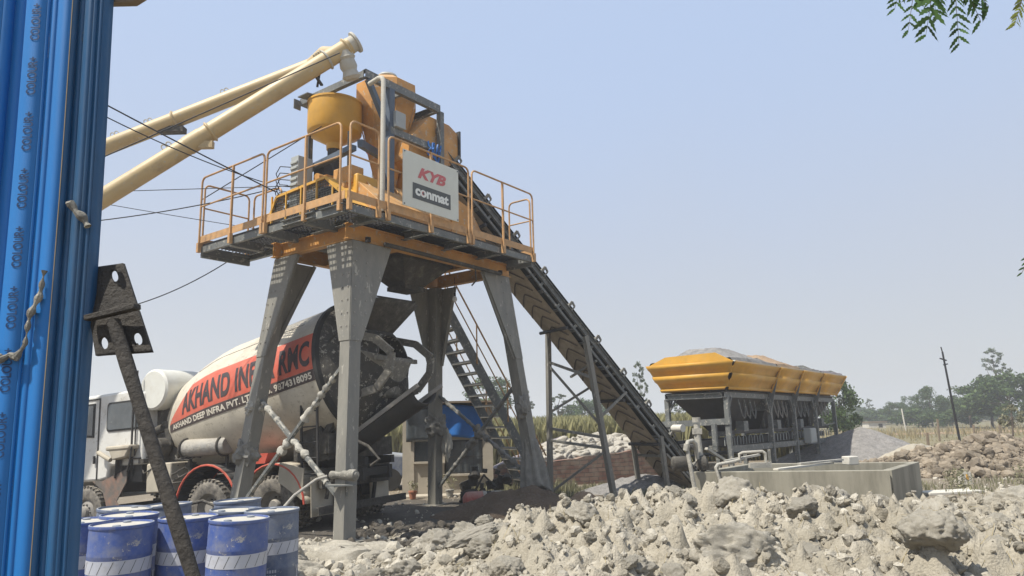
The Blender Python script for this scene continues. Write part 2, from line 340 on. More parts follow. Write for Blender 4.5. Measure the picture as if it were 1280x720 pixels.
def link(name, me, mats, parent=None, bevel=0, label=None):
    if len(me.polygons) < 60000 and name not in ('ground',): me.set_sharp_from_angle(angle=R(38))
    o = bpy.data.objects.new(name, me); COL.objects.link(o)
    for m_ in (mats if isinstance(mats, (list, tuple)) else [mats]): me.materials.append(m_)
    if parent is not None: o.parent = parent
    if bevel:
        b = o.modifiers.new('bevel', 'BEVEL'); b.width = bevel; b.segments = 2; b.limit_method = 'ANGLE'; b.angle_limit = R(40)
    if label: o['label'] = label
    return o
def build(mb, name, mats, parent=None, bevel=0, label=None): return link(name, mb.mesh(name), mats, parent, bevel, label)
def islands(mb):
    par = list(range(len(mb.v)))
    def find(a):
        while par[a] != a: par[a] = par[par[a]]; a = par[a]
        return a
    for f in mb.f:
        for b in f[1:]: par[find(b)] = find(f[0])
    gr = {}
    for i, f in enumerate(mb.f): gr.setdefault(find(f[0]), []).append(i)
    out = []
    for fs in gr.values():
        m2 = MB(); ix = {}
        for i in fs:
            g2 = []
            for v in mb.f[i]:
                if v not in ix: ix[v] = len(m2.v); m2.v.append(mb.v[v])
                g2.append(ix[v])
            m2.f.append(g2); m2.mi.append(mb.mi[i]); m2.sm.append(mb.sm[i])
        out.append(m2)
    return out
def build_each(mb, name, mats, parent, bevel=0):
    for m2 in islands(mb): build(m2, name, mats, parent, bevel)
def tag(o, label, cat, group=None, kind=None):
    if label: o['label'] = label
    if cat: o['category'] = cat
    if group: o['group'] = group
    if kind: o['kind'] = kind
    return o
def empty(name, mx=None, label=None, cat=None, group=None):
    o = bpy.data.objects.new(name, None); COL.objects.link(o); o.empty_display_size = .3
    if mx is not None: o.matrix_world = mx
    return tag(o, label, cat, group)
def solo(mb, name, mats, label, cat, group=None, mx=None, bevel=0):
    o = build(mb, name, mats, None, bevel); tag(o, label, cat, group)
    if mx is not None: o.matrix_world = mx
    return o
def copy_tree(o, mx=None):
    c = o.copy(); COL.objects.link(c)
    if mx is not None: c.matrix_world = mx
    for ch in list(o.children):
        d = copy_tree(ch); d.parent = c; d.matrix_parent_inverse = ch.matrix_parent_inverse.copy()
    return c
def frame(org, ang):   # z-rotated frame at org
    return Matrix.Translation(Vector(org)) @ Matrix.Rotation(ang, 4, 'Z')

def text_geo(s, size=1., bold=0., shear=0., spacing=1.):
    cu = bpy.data.curves.new('lettering', 'FONT'); cu.body = s; cu.size = size; cu.offset = bold; cu.shear = shear
    cu.space_character = spacing; cu.align_x = 'LEFT'; cu.resolution_u = 4
    ob = bpy.data.objects.new('lettering', cu); COL.objects.link(ob)
    dg = bpy.context.evaluated_depsgraph_get(); me = bpy.data.meshes.new_from_object(ob.evaluated_get(dg))
    bpy.data.objects.remove(ob); bpy.data.curves.remove(cu)
    bm = bmesh.new(); bm.from_mesh(me); bpy.data.meshes.remove(me)
    return bm
def text_mapped(s, fn, x0, x1, y0, y1, cut=0, **kw):
    """lettering stretched to fill x0..x1, y0..y1 then mapped by fn(x,y)->3D"""
    bm = text_geo(s, **kw)
    xs = [v.co.x for v in bm.verts]; ys = [v.co.y for v in bm.verts]; a, b, c, d = min(xs), max(xs), min(ys), max(ys)
    for v in bm.verts: v.co = Vector((x0+(v.co.x-a)/(b-a)*(x1-x0), y0+(v.co.y-c)/(d-c)*(y1-y0), 0))
    if cut:
        n = int((y1-y0)/cut)
        for k in range(1, n+1):
            bmesh.ops.bisect_plane(bm, geom=bm.verts[:]+bm.edges[:]+bm.faces[:], plane_co=(0, y0+k*cut, 0), plane_no=(0, 1, 0))
        n = int((x1-x0)/(cut*3))
        for k in range(1, n+1):
            bmesh.ops.bisect_plane(bm, geom=bm.verts[:]+bm.edges[:]+bm.faces[:], plane_co=(x0+k*cut*3, 0, 0), plane_no=(1, 0, 0))
    mb = MB(); bm.verts.index_update()
    mb.add([fn(v.co.x, v.co.y) for v in bm.verts], [[v.index for v in f.verts] for f in bm.faces]); bm.free()
    return mb
def fbm(x, y, z=0., o=4, s=1.):
    return mnoise.fractal(Vector((x*s, y*s, z*s)), 1., 2., o)
def smooth(x, a, b):
    t = max(0., min(1., (x-a)/(b-a))) if a != b else 0.
    return t*t*(3-2*t)

# ------------------------------------------------------------------ rocks
def rock_proto(seed, sub=3, cuts=5, rough=.12):
    r = random.Random(seed); bm = bmesh.new(); bmesh.ops.create_icosphere(bm, subdivisions=sub, radius=1)
    pl = []
    for _ in range(cuts):
        n = Vector((r.uniform(-1, 1), r.uniform(-1, 1), r.uniform(-1, 1))).normalized(); pl.append((n, r.uniform(.55, .85)))
    o = Vector((r.random()*50, r.random()*50, r.random()*50))
    for v in bm.verts:
        p = v.co.copy()
        for n, d in pl:
            k = p.dot(n)
            if k > d: p -= n*(k-d)
        q_ = p.copy(); p *= 1 + rough*mnoise.fractal(q_*2.2+o, .9, 2.1, 6) + rough*.55*(1-abs(mnoise.noise(q_*5+o))*2)*.5 + rough*.35*mnoise.noise(q_*11+o) + (rough*.16*mnoise.fractal(q_*26+o, .8, 2., 2) if sub > 4 else 0)
        v.co = p
    vs = np.array([v.co[:] for v in bm.verts]); fs = np.array([[v.index for v in f.verts] for f in bm.faces]); bm.free()
    return vs, fs
ROCKS = [rock_proto(i, 2, 4, .24) for i in range(8)]
CLODS = [rock_proto(40+i, 2, 5, .30) for i in range(12)]
BIG = [rock_proto(100+i, 5, 3, .20) for i in range(10)]
def rotm(r):
    q = r.normal(size=4); q /= np.linalg.norm(q); w_, x, y, z = q
    return np.array([[1-2*(y*y+z*z), 2*(x*y-z*w_), 2*(x*z+y*w_)], [2*(x*y+z*w_), 1-2*(x*x+z*z), 2*(y*z-x*w_)], [2*(x*z-y*w_), 2*(y*z+x*w_), 1-2*(x*x+y*y)]])
def np_mesh(name, vs, fs, mats, smooth_=True, mi=None):
    me = bpy.data.meshes.new(name); k = fs.shape[1]
    me.vertices.add(len(vs)); me.vertices.foreach_set('co', vs.astype(np.float32).ravel())
    me.loops.add(len(fs)*k); me.loops.foreach_set('vertex_index', fs.astype(np.int32).ravel())
    me.polygons.add(len(fs)); me.polygons.foreach_set('loop_start', np.arange(0, len(fs)*k, k, dtype=np.int32))
    me.polygons.foreach_set('loop_total', np.full(len(fs), k, dtype=np.int32))
    me.update(calc_edges=True); me.polygons.foreach_set('use_smooth', np.full(len(fs), smooth_))
    for m_ in (mats if isinstance(mats, (list, tuple)) else [mats]): me.materials.append(m_)
    if mi is not None: me.polygons.foreach_set('material_index', mi)
    return me
def scatter_rocks(pts, sizes, protos, flat=(.6, 1.)):
    VS = []; FS = []; o = 0
    for (p, sz) in zip(pts, sizes):
        v, f = protos[rng.integers(len(protos))]
        q = (v*np.array([1, rng.uniform(.5, 1), rng.uniform(*flat)])*sz) @ rotm(rng).T + np.array(p)
        VS.append(q); FS.append(f+o); o += len(v)
    return np.concatenate(VS), np.concatenate(FS)
# ------------------------------------------------------------------ terrain
def ground_h(x, y):
    h = 0.
    # lower yard around the truck's cab
    h -= .48*math.exp(-(((x+9.5)/3.2)**2+((y-15.6)/3.0)**2))
    # heap of broken concrete and soil in the foreground
    edge = smooth(x + .25*(y-8), -1.9, .6)
    prof = smooth(y, 1.2, 4.6)*(.62+.24*smooth(y, 4.5, 8))*(1-smooth(y, 8.4, 11.2+.25*max(0, min(4, x))))
    wob = .16*fbm(x, y, 3, 3, .55)+.10*fbm(x, y, 9, 3, 1.4)
    h += edge*prof*(.79+wob*1.3)
    # raised fill behind the brick wall
    h += .55*smooth(y - (19.9+.42*(x+1.5)), .25, .7)*smooth(x, -1.4, 0)*(1-smooth(x, 4.2, 5.0))*(1-smooth(y, 27, 31))
    near = 1-smooth(y, 14, 22)
    h += near*(.035*fbm(x, y, 5, 4, 1.9)+.05*max(0, fbm(x, y, 1, 3, .8)))
    k = near*edge*smooth(prof, 0, .25)
    if k > .01:
        b1 = 1-abs(mnoise.noise(Vector((x*2.6, y*2.6, 4)))*2.2); b2 = 1-abs(mnoise.noise(Vector((x*6+3, y*6, 2)))*2.2); b3 = 1-abs(mnoise.noise(Vector((x*13, y*13+5, 2)))*2.2)
        h += k*(.17*(max(0, 1-b1)-.35)+.10*(max(0, 1-b2)-.3)+.05*(max(0, 1-b3)-.3)+.03*fbm(x, y, 7, 3, 22))
    return h
def axis(lo, hi, fine0, fine1, step, grow=1.18):
    a = list(np.arange(fine0, fine1, step)); s = step
    x = fine1
    while x < hi: a.append(x); s *= grow; x += s
    a.append(hi); x = fine0; s = step; b = []
    while x > lo: s *= grow; x -= s; b.append(max(x, lo))
    return sorted(set(b+a))
gx = axis(-900, 900, -3.6, 7.2, .032); gy = axis(-40, 1400, 3.7, 10.6, .032, 1.13)
vs = np.array([(x, y, ground_h(x, y) if y < 60 and abs(x) < 60 else 0.) for x in gx for y in gy])
nxg, nyg = len(gx), len(gy); ii, jj = np.meshgrid(np.arange(nxg-1), np.arange(nyg-1), indexing='ij')
q = (ii*nyg+jj).ravel(); fs = np.stack([q, q+nyg, q+nyg+1, q+1], 1)
cen = vs[fs].mean(1)
mi = np.zeros(len(fs), int)
def heapmask(x, y): return smooth(x+.25*(y-8), -3.6+.5*fbm(x, y, 2, 2, .8), -2.6)*smooth(y, 1, 2)*(1-smooth(y, 11.6, 12.4)) > .5
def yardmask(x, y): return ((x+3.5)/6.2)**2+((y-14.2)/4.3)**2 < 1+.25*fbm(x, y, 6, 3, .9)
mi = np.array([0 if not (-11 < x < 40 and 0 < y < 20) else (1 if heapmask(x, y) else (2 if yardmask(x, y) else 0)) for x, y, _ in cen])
g = link('ground', np_mesh('ground', vs, fs, [M['yard'], M['soil'], M['wetshade']], True, mi), [])
tag(g, None, None, None, 'structure')
# dry grass field, a sheet above the ground to the far distance
mb = MB(); mb.add([(-600, 34, .004), (600, 34, .004), (600, 1300, .004), (-600, 1300, .004)], [(0, 1, 2, 3)])
tag(build(mb, 'field', M['field']), None, None, None, 'structure')
mb = MB()
mb.add([(28, 60, .02), (75, 56, .02), (90, 66, .02), (30, 66, .02)], [(0, 1, 2, 3)])
tag(build(mb, 'path', M['straw'] if 0 else M['sand']), None, None, None, 'structure')
# puddle
mb = MB(); pts = [(.15+1.0*math.cos(a)*(1+.22*math.sin(3*a+1)), 12.35+.72*math.sin(a)*(1+.2*math.cos(2*a)), .045) for a in np.linspace(0, 2*math.pi, 40, endpoint=False)]
mb.add(pts, [tuple(range(40))]); tag(build(mb, 'puddle', M['water']), None, None, None, 'structure')

# clods strewn over the heap and the yard: nobody could count them
def strew(name, n, region, szf, matn, protos=ROCKS, sink=.25, seed=1, keep=None):
    r = random.Random(seed); P = []; S = []
    while len(P) < n:
        x = r.uniform(region[0], region[1]); y = r.uniform(region[2], region[3])
        if keep and not keep(x, y, r): continue
        s = szf(r); P.append((x, y, ground_h(x, y)+s*sink)); S.append(s)
    v, f = scatter_rocks(P, S, protos)
    o = link(name, np_mesh(name, v, f, [], False), M[matn]); tag(o, None, None, None, 'stuff'); return o
def keepheap(x, y, r):
    if y < 3.6 or abs(x) > y*.85: return False
    return smooth(x+.25*(y-8), -3.4, -1.0) > r.random()
strew('concrete_clods', 3600, (-5, 9.5, 3.6, 12), lambda r: .012+.06*r.random()**3., 'rock', protos=CLODS, sink=.15, keep=keepheap, seed=3)
strew('soil_clods', 9500, (-5, 9.5, 3.6, 12), lambda r: .009+.060*r.random()**3.2, 'soil', protos=CLODS, sink=.1, keep=keepheap, seed=4)
strew('leg_rubble', 700, (-3.3, -.9, 7.6, 11.4), lambda r: .02+.10*r.random()**2.4, 'rock', protos=CLODS, seed=16)
strew('yard_stones', 1100, (-4, 14, 9, 21), lambda r: .015+.06*r.random()**3, 'rock', seed=5, keep=lambda x, y, r: abs(x) < y*.8 and not (3.3 < x < 10 and 14 < y < 17.5))
strew('shade_toned_rubble', 500, (-2.6, 1.6, 10.2, 13.2), lambda r: .03+.10*r.random()**2, 'wetshade', seed=6, keep=lambda x, y, r: x < -.2+(y-10)*.35 or r.random() < .12)  # rubble in the same dark tone, the tower's shade painted into its colour

# ------------------------------------------------------------------ larger rocks, one object each
def at_ground(x, y): return Vector((x, y, ground_h(x, y)))
ROCKME = []
for i in range(10):
    v, f = BIG[i]; ROCKME.append(np_mesh('rock', v, f, M['rock'], True))
def rock(x, y, s, k, label, rz=0., tilt=0., sink=.2, group=None, sc=(1, .8, .65), dz=0):
    o = bpy.data.objects.new('rock', ROCKME[k % 10]); COL.objects.link(o)
    o.matrix_world = Matrix.Translation(at_ground(x, y)+Vector((0, 0, s*sc[2]*(.5-sink)+dz))) @ Matrix.Rotation(rz, 4, 'Z') @ Matrix.Rotation(tilt, 4, 'Y') @ Matrix.Diagonal((s*sc[0], s*sc[1], s*sc[2], 1))
    return tag(o, label, 'rock', group)
G_ = 'large lumps of broken concrete in the foreground heap'
rock(2.42, 8.1, .30, 0, 'big pale rounded boulder on the heap crest before the concrete basin', .4, .1, .05, G_, (1, .8, .72), -.10)
rock(1.75, 6.0, .30, 3, 'long flat concrete slab lump at the bottom edge of the picture under the big boulder', .5, .15, .42, G_, (1.3, .8, .75))
rock(-.42, 7.7, .22, 5, 'elongated tilted slab resting on a block beside the puddle', .4, -.25, -.2, G_, (1.5, .55, .32), .10)
rock(-.33, 7.55, .20, 6, 'squarish block propping up the tilted slab near the puddle', .1, 0, .2, G_, (1, .8, .6))
rock(.66, 7.3, .20, 2, 'pointed lump on the left slope of the rubble heap', .9, .3, .2, G_)
rock(1.30, 8.0, .16, 1, 'small round lump left of the big pale boulder', .9, .3, .2, G_)
rock(2.75, 7.2, .17, 4, 'grey lump just below and right of the big pale boulder', 1.9, .3, .2, G_)
rock(3.6, 8.6, .34, 7, 'crusty clod lump on the crest before the middle of the concrete basin', .3, .1, .25, G_, (1.2, .8, .7))
rock(4.75, 8.4, .26, 8, 'knobbly pale lump on the crest before the right corner of the basin', 1.3, .2, .2, G_)
rock(5.55, 8.2, .36, 9, 'broad pale lump on the heap crest near the right edge', .3, -.1, .3, G_, (1.3, .8, .6))
rock(6.1, 6.9, .24, 2, 'overhanging slab with a dark gap under it at the right edge', .2, -.2, .1, G_, (1.3, .8, .6), .02)
rock(4.9, 6.6, .22, 5, 'blocky lump low on the right side of the heap', .8, .2, .2, G_)
rock(3.95, 6.2, .18, 0, 'small blocky lump low in the middle of the heap', 2.8, .2, .2, G_)
rock(3.1, 5.6, .24, 1, 'angular lump at the bottom edge right of the long slab lump', 1.8, .2, .25, G_)
rock(-1.25, 8.1, .22, 4, 'angular chunk of concrete right of the grey steel leg base', .8, .2, .2, G_)
rock(-1.62, 8.4, .17, 7, 'pale chunk touching the concrete footing of the near steel leg', .3, .1, .2, G_)
rock(-.95, 8.75, .24, 9, 'whitish lump left of the puddle', .3, .1, .25, G_)
rock(-.62, 9.3, .20, 3, 'dark shaded lump behind the whitish one left of the puddle', .3, .5, .25, G_)
rock(-1.85, 9.7, .20, 6, 'flat lump lying behind the near steel leg footing', 1.1, .1, .25, G_, (1.2, .8, .5))
rock(-1.3, 10.2, .26, 8, 'large grey lump in the shade behind the near steel leg', 1.1, .3, .25, G_)
rock(-3.0, 9.9, .22, 0, 'pale pointed lump left of the near steel leg', .5, .5, .1, G_, (1, .7, .8))
rock(-2.75, 9.3, .26, 2, 'flaky lump left of the near steel leg and right of the blue drums', .2, .1, .25, G_, (1.3, .8, .5))
rock(-2.15, 8.0, .18, 5, 'small lump below the concrete footing of the near steel leg', .2, .1, .25, G_)
rock(-1.0, 6.9, .22, 1, 'rough lump at the bottom edge below the puddle', 1.2, .1, .25, G_)
rock(-.1, 6.5, .18, 6, 'small rough lump at the bottom edge right of the puddle', 2.2, .1, .25, G_)
# smaller lumps of the heap, nothing tells them apart
rr = random.Random(31); cnt = 0
while cnt < 110:
    x = rr.uniform(-3, 8); y = rr.uniform(4.6, 10)
    if abs(x) > y*.78 or not keepheap(x, y, rr): continue
    s = .05+.09*rr.random()**2
    rock(x, y, s, rr.randrange(10), ('fist-sized' if s < .075 else 'head-sized')+' pale concrete lump '+('on the left slope of the rubble heap' if x < .4 else 'at the bottom edge of the rubble heap' if y < 6.2 else 'on the far crest of the rubble heap' if y > 8.3 else 'in the middle of the rubble heap' if x < 3.2 else 'on the right side of the rubble heap'), rr.uniform(0, 6), rr.uniform(-.5, .5), .25, 'smaller concrete lumps on the foreground heap'); cnt += 1

# footing under the near leg
mb = MB(); o_ = random.Random(5)
def foot(u, v):
    a = u*2*math.pi; rr_ = (.62 + .10*math.sin(3*a+.6)+.05*math.sin(7*a))
    lev = [(0, .19), (.3, .20), (.55, .20), (.75, .19), (.90, .17), (.98, .09), (1.03, -.02), (1.06, -.12), (1.08, -.25)][int(round(v*8))]
    return (1.35*rr_*lev[0]*math.cos(a), .72*rr_*lev[0]*math.sin(a), lev[1]+.045*fbm(math.cos(a)*3*v, math.sin(a)*3*v, v*3, 4, 1.5)+.02*fbm(math.cos(a)*9, math.sin(a)*9, v*7))
mb.grid(foot, 96, 8); solo(mb, 'concrete_footing', M['rock'], 'low uneven concrete footing slab carrying the nearest grey steel leg', 'footing', mx=Matrix.Translation((-2.25, 10.35, -.05)))
# dark soil mound
def mound_fn(cx, cy, rx, ry, h, seed, nz=.12, pw=1.3):
    def fn(u, v):
        a = u*2*math.pi; r_ = v*(1+.12*math.sin(2*a+seed)+.07*math.sin(5*a+seed*2))
        x = rx*r_*math.cos(a); y = ry*r_*math.sin(a)
        k = max(0, 1-v**pw) if v < 1 else 0
        z = h*k*(1+nz*fbm(x+seed, y, 0, 4, 1.3/max(.5, h)))-(.06 if v >= 1 else 0)+.02*fbm(x, y+seed, 3, 3, 6)
        return (cx+x, cy+y, z)
    return fn
def mound(name, cx, cy, rx, ry, h, matn, label, cat='heap', seed=1., nz=.12, pw=1.3, group=None, z=0., nu=72, nv=26):
    mb = MB(); f = mound_fn(0, 0, rx, ry, h, seed, nz, pw); mb.grid(f, nu, nv)
    return solo(mb, name, M[matn], label, cat, group, Matrix.Translation((cx, cy, z)))
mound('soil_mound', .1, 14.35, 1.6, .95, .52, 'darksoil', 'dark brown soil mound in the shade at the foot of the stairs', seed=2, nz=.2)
mound('earth_heap', 1.45, 16.0, .5, .4, .28, 'sand', 'small reddish earth heap left of the conveyor support foot', seed=4)
mound('gravel_heap', 3.2, 18.4, 1.9, .9, .42, 'gravel', 'low grey grit heap against the brick wall under the conveyor', seed=5)
mound('gravel_heap', 1.45, 23.2, 2.3, 1.7, .95, 'gravelp', 'mauve grey gravel heap behind the brick wall, left of the white sacks', seed=7, nz=.05, pw=1.1, z=.35)
mound('gravel_heap', 12.9, 27.2, 3.0, 2.6, 1.30, 'gravel', 'large pale grey gravel heap at the far end of the yellow bins', seed=3, nz=.05, pw=1.05)
mound('gravel_heap', 13.8, 25.2, 1.8, 1.2, .75, 'soil', 'low sandy heap between the gravel heap and the stone pile', seed=6, nz=.15)

# stone pile on the right: the stones that show are things, the core is one mound
mound('rubble_core', 13.9, 21.4, 4.3, 2.0, 1.0, 'brickrock', 'earthy core of the brown stone pile at the right', seed=9, nz=.12, pw=1.2)
BRME = [np_mesh('stone', *ROCKS[i], M['brickrock'], False) for i in range(8)]
rr = random.Random(77); fnm = mound_fn(13.9, 21.4, 4.3, 2.0, 1.0, 9, .12, 1.2)
P_ = []; S_ = []
for i in range(1500):
    u = rr.uniform(.45, 1.05); v = rr.random()**.6; p = Vector(fnm(u, v)); s = .04+.09*rr.random()**1.6; P_.append((p.x, p.y, p.z+s*.2)); S_.append(s)
v_, f_ = scatter_rocks(P_, S_, ROCKS); tag(link('pile_rubble', np_mesh('pile_rubble', v_, f_, [], False), M['brickrock']), None, None, None, 'stuff')
for i in range(290):
    u = rr.uniform(.5, 1.0) if rr.random() < .85 else rr.random(); v = rr.random()**.6
    p = Vector(fnm(u, v)); s = .10+.15*rr.random()**1.6
    o = bpy.data.objects.new('stone', BRME[rr.randrange(8)]); COL.objects.link(o)
    o.matrix_world = Matrix.Translation(p+Vector((0, 0, s*.3))) @ Matrix.Rotation(rr.uniform(0, 6), 4, 'Z') @ Matrix.Rotation(rr.uniform(-.6, .6), 4, 'X') @ Matrix.Diagonal((s, s*rr.uniform(.6, 1), s*rr.uniform(.5, .9), 1))
    tag(o, 'broken brownish stone '+('on the crest' if v < .45 else 'on the left flank' if p.x < 12.6 else 'on the right flank' if p.x > 15 else 'low on the near side')+' of the stone pile at the right', 'stone', 'stones of the brown pile at the right')

# ------------------------------------------------------------------ batching tower
TH = .64; P0 = Vector((-2.527, 10.491, 0)); TA = math.pi/2-TH
TW = frame(P0, TA)
tower = empty('batching_tower', TW, 'orange and grey batching tower on four flared steel legs over the mixer truck', 'batching plant')
def part(mb, name, mats, par=None, bevel=0, label=None): return build(mb, name, mats, par or tower, bevel, label)
U0, U1, V0, V1 = .66, 4.92, .60, 2.72   # leg corners at the top
LT = 4.80; SP = .50
def leg(u, v, du, dv, spu, spv, zb):
    mb = MB(); w_ = .23
    top = Vector((u, v, LT)); bot = Vector((u-du*spu, v-dv*spv, zb))
    k = .64   # height share where the flare ends
    def at(f): return bot.lerp(top, f)
    # column: two crossing plates closed to a box
    for f0, f1 in ((0, 1),):
        a, b = at(f0), at(f1)
        vs = []
        for p in (a, b):
            vs += [p, p+Vector((du*w_, 0, 0)), p+Vector((du*w_, dv*w_, 0)), p+Vector((0, dv*w_, 0))]
        mb.add(vs, [(0, 1, 2, 3), (7, 6, 5, 4), (0, 4, 5, 1), (1, 5, 6, 2), (2, 6, 7, 3), (3, 7, 4, 0)])
    # flared wings, 3 mm proud of the box
    e = .004; W = .86
    kp = at(k)
    p0 = top+Vector((0, -dv*e, 0)); mb.plate([top+Vector((0, -dv*e, 0)), top+Vector((du*W, -dv*e, 0)), kp+Vector((du*(w_+.01), -dv*e, 0)), kp+Vector((0, -dv*e, 0))], .016)
    mb.plate([top+Vector((-du*e, 0, 0)), top+Vector((-du*e, dv*W*.75, 0)), kp+Vector((-du*e, dv*(w_+.01), 0)), kp+Vector((-du*e, 0, 0))], .016)
    # flange lips on the wing edges
    mb.bar(top+Vector((du*W, dv*.03, 0)), kp+Vector((du*(w_+.01), dv*.03, 0)), .015, .07)
    mb.bar(top+Vector((du*.03, dv*W*.75, 0)), kp+Vector((du*.03, dv*(w_+.01), 0)), .07, .015)
    # base plate and gusset
    mb.box(bot+Vector((du*w_/2, dv*w_/2, .015)), (w_+.22, w_+.22, .03))
    lg = part(mb, 'leg', M['leg'])
    bt = MB()
    for i in range(7):
        f = k+.05+(1-k-.08)*i/6; wd = w_+(W-w_)*(f-k)/(1-k)
        for dd in (.07, .30):
            if dd > wd: continue
            p = at(f)+Vector((du*dd, -dv*(e+.012), 0)); bt.tube([p, p+Vector((0, -dv*.014, 0))], .011, 6)
        wd *= .75
        for dd in (.06, .2):
            if dd > wd: continue
            p = at(f)+Vector((-du*(e+.012), dv*dd, 0)); bt.tube([p, p+Vector((-du*.014, 0, 0))], .011, 6)
    part(bt, 'bolt_heads', M['silver'], lg)
    return bot, top
LB = {}
LB['A'] = leg(U0, V0, 1, 1, SP, SP, .10)
LB['B'] = leg(U1, V0, -1, 1, SP, SP, -.02)
LB['C'] = leg(U0, V1, 1, -1, SP, SP, -.15)
LB['D'] = leg(U1, V1, -1, -1, SP, SP, -.02)
# main frame of orange I beams
def ibeam(mb, p, q, w_, h, t=.014):
    p = Vector(p); q = Vector(q); mb.bar(p, q, t, h-2*t)
    for s in (-1, 1): mb.bar(p+Vector((0, 0, s*(h/2-t/2))), q+Vector((0, 0, s*(h/2-t/2))), w_, t)
mb = MB(); zc = 4.95
ibeam(mb, (U0-.1, V0+.07, zc), (U1+.1, V0+.07, zc), .14, .27); ibeam(mb, (U0-.1, V1-.07, zc), (U1+.1, V1-.07, zc), .14, .27)
for u in (U0+.07, 1.75, 3.7, U1-.07): ibeam(mb, (u, V0+.145, zc), (u, V1-.145, zc), .14, .255)
part(mb, 'main_beams', M['orange'])
# spring pads between beams and legs
mb = MB()
for u in (U0+.32, U1-.32):
    for v in (V0+.07, V1-.07):
        for i in range(3): mb.lathe([(0, 0), (.05, 0), (.05, .018), (0, .018)], 10, Matrix.Translation((u-.05, v-.14 if v < 1.5 else v+.14, 4.80+i*.03)))
part(mb, 'spring_pad', M['dark'])
# walkways: deck 5.2, left strip u 0..1 (v 0..4.1), right strip v 0...9 (u 0..4.95)
DZ = 5.20
def grating(mb, u0, u1, v0, v1, z=DZ, p=.075):
    n = int((u1-u0)/p)
    for i in range(n+1): mb.bar((u0+i*(u1-u0)/n, v0, z-.02), (u0+i*(u1-u0)/n, v1, z-.02), .012, .035)
    n = int((v1-v0)/p)
    for i in range(n+1): mb.bar((u0, v0+i*(v1-v0)/n, z-.012), (u1, v0+i*(v1-v0)/n, z-.012), .012, .014)
mb = MB(); grating(mb, 0.02, 4.93, .02, .90)
part(mb, 'walkway_grating', M['dark'], label='dark open grating floor of the long walkway')
mb = MB(); grating(mb, .02, 1.0, .92, 4.08)
part(mb, 'walkway_grating', M['dark'], label='dark open grating floor of the left walkway')
mb = MB(); mb.b2((1.0, .92, DZ-.03), (4.9, 2.9, DZ-.005)); part(mb, 'mixer_floor', M['dark'])
mb = MB()   # grey outriggers under the walkways
for u in (.05, .67, 1.85, 2.9, 3.9, 4.88):
    mb.channel((u, 0.02, 5.08), (u, V0+.0, 5.08), .09, .15, .012, side=1 if u < 4 else -1); mb.channel((u, V0+.15, 5.11), (u, V0+1.0, 5.11), .09, .1)
for v in (.98, 2.05, 3.09, 4.07):
    mb.channel((.02, v, 5.08), (U0, v, 5.08), .09, .15, .012, side=1); mb.bar((U0, v, 5.13), (1.0, v, 5.13), .07, .05)
mb.channel((.02, .03, 5.10), (.02, 4.1, 5.10), .05, .12, side=-1); mb.channel((.03, .0, 5.10), (4.93, .0, 5.10), .05, .12)
mb.channel((1.03, 2.75, 5.10), (1.03, 4.1, 5.10), .05, .12); mb.bar((.02, 4.12, 5.05), (1.03, 4.12, 5.05), .05, .2)
mb.bar((4.95, .0, 5.05), (4.95, .9, 5.05), .03, .19)
part(mb, 'outrigger_beams', M['steel'])
mb = MB()
mb.bar((-.02, -.0, 5.285), (-.02, 4.13, 5.285), .008, .13); mb.bar((.0, -.035, 5.285), (4.97, -.035, 5.285), .008, .13)
mb.bar((-.02, 4.15, 5.27), (1.05, 4.15, 5.27), .008, .10); mb.bar((4.985, -.03, 5.27), (4.985, .9, 5.27), .008, .10)
part(mb, 'toe_board', M['rail'])
def rail_panel(p, q, mids, lab, h0=5.10, h1=6.50, ext=True):
    mb = MB(); p = Vector(p); q = Vector(q); d = (q-p).normalized(); r = .019; c = .10
    a = Vector((p.x, p.y, h0)); b = Vector((q.x, q.y, h0))
    pts = [a, Vector((p.x, p.y, h1-c))]+[Vector((p.x, p.y, h1-c))+d*c*(1-math.cos(t))+Vector((0, 0, c*math.sin(t))) for t in (.5, 1.05, 1.57)]
    pts += [Vector((q.x, q.y, h1-c))-d*c*(1-math.cos(t))+Vector((0, 0, c*math.sin(t))) for t in (1.57, 1.05, .5)]+[Vector((q.x, q.y, h1-c)), b]
    mb.tube(pts, r, 8)
    mb.tube([p+Vector((0, 0, (h0+h1)/2+.13)), q+Vector((0, 0, (h0+h1)/2+.13))], .016, 8)
    for m_ in mids:
        s = p.lerp(q, m_); mb.bar((s.x, s.y, h0), (s.x, s.y, h1), .036, .036)
    clamp = MB()
    for s in [p, q]+[p.lerp(q, m_) for m_ in mids]: clamp.box((s.x, s.y, h0+.03), (.065, .065, .18))
    o = part(mb, 'railing_panel', M['rail'], label=lab); build_each(clamp, 'post_socket', M['rail'], o)
o0 = -.055
rail_panel((o0+.02, .10, 0), (o0+.02, 2.05, 0), [.45], 'left face railing panel next to the near corner')
rail_panel((o0+.02, 2.13, 0), (o0+.02, 4.13, 0), [.48], 'left face railing panel at the far end')
rail_panel((.02, -.06, 0), (.62, -.06, 0), [], 'narrow railing panel at the near corner')
rail_panel((.83, -.06, 0), (2.86, -.06, 0), [.5], 'railing panel carrying the sign board')
rail_panel((2.96, -.06, 0), (4.94, -.06, 0), [.48], 'railing panel at the conveyor end')
rail_panel((.05, 4.17, 0), (1.0, 4.17, 0), [], 'short end railing of the left walkway', 5.2, 6.40)
rail_panel((1.07, 4.1, 0), (1.07, 3.2, 0), [], 'inner railing of the left walkway', 5.2, 6.40)
rail_panel((5.0, .05, 0), (5.0, .60, 0), [], 'short end railing beside the conveyor', 5.2, 6.45)
# grey panel near the far inner corner
mb = MB(); mb.box((1.12, 3.4, 5.55), (.03, .42, .62)); part(mb, 'side_plate', M['steel'])
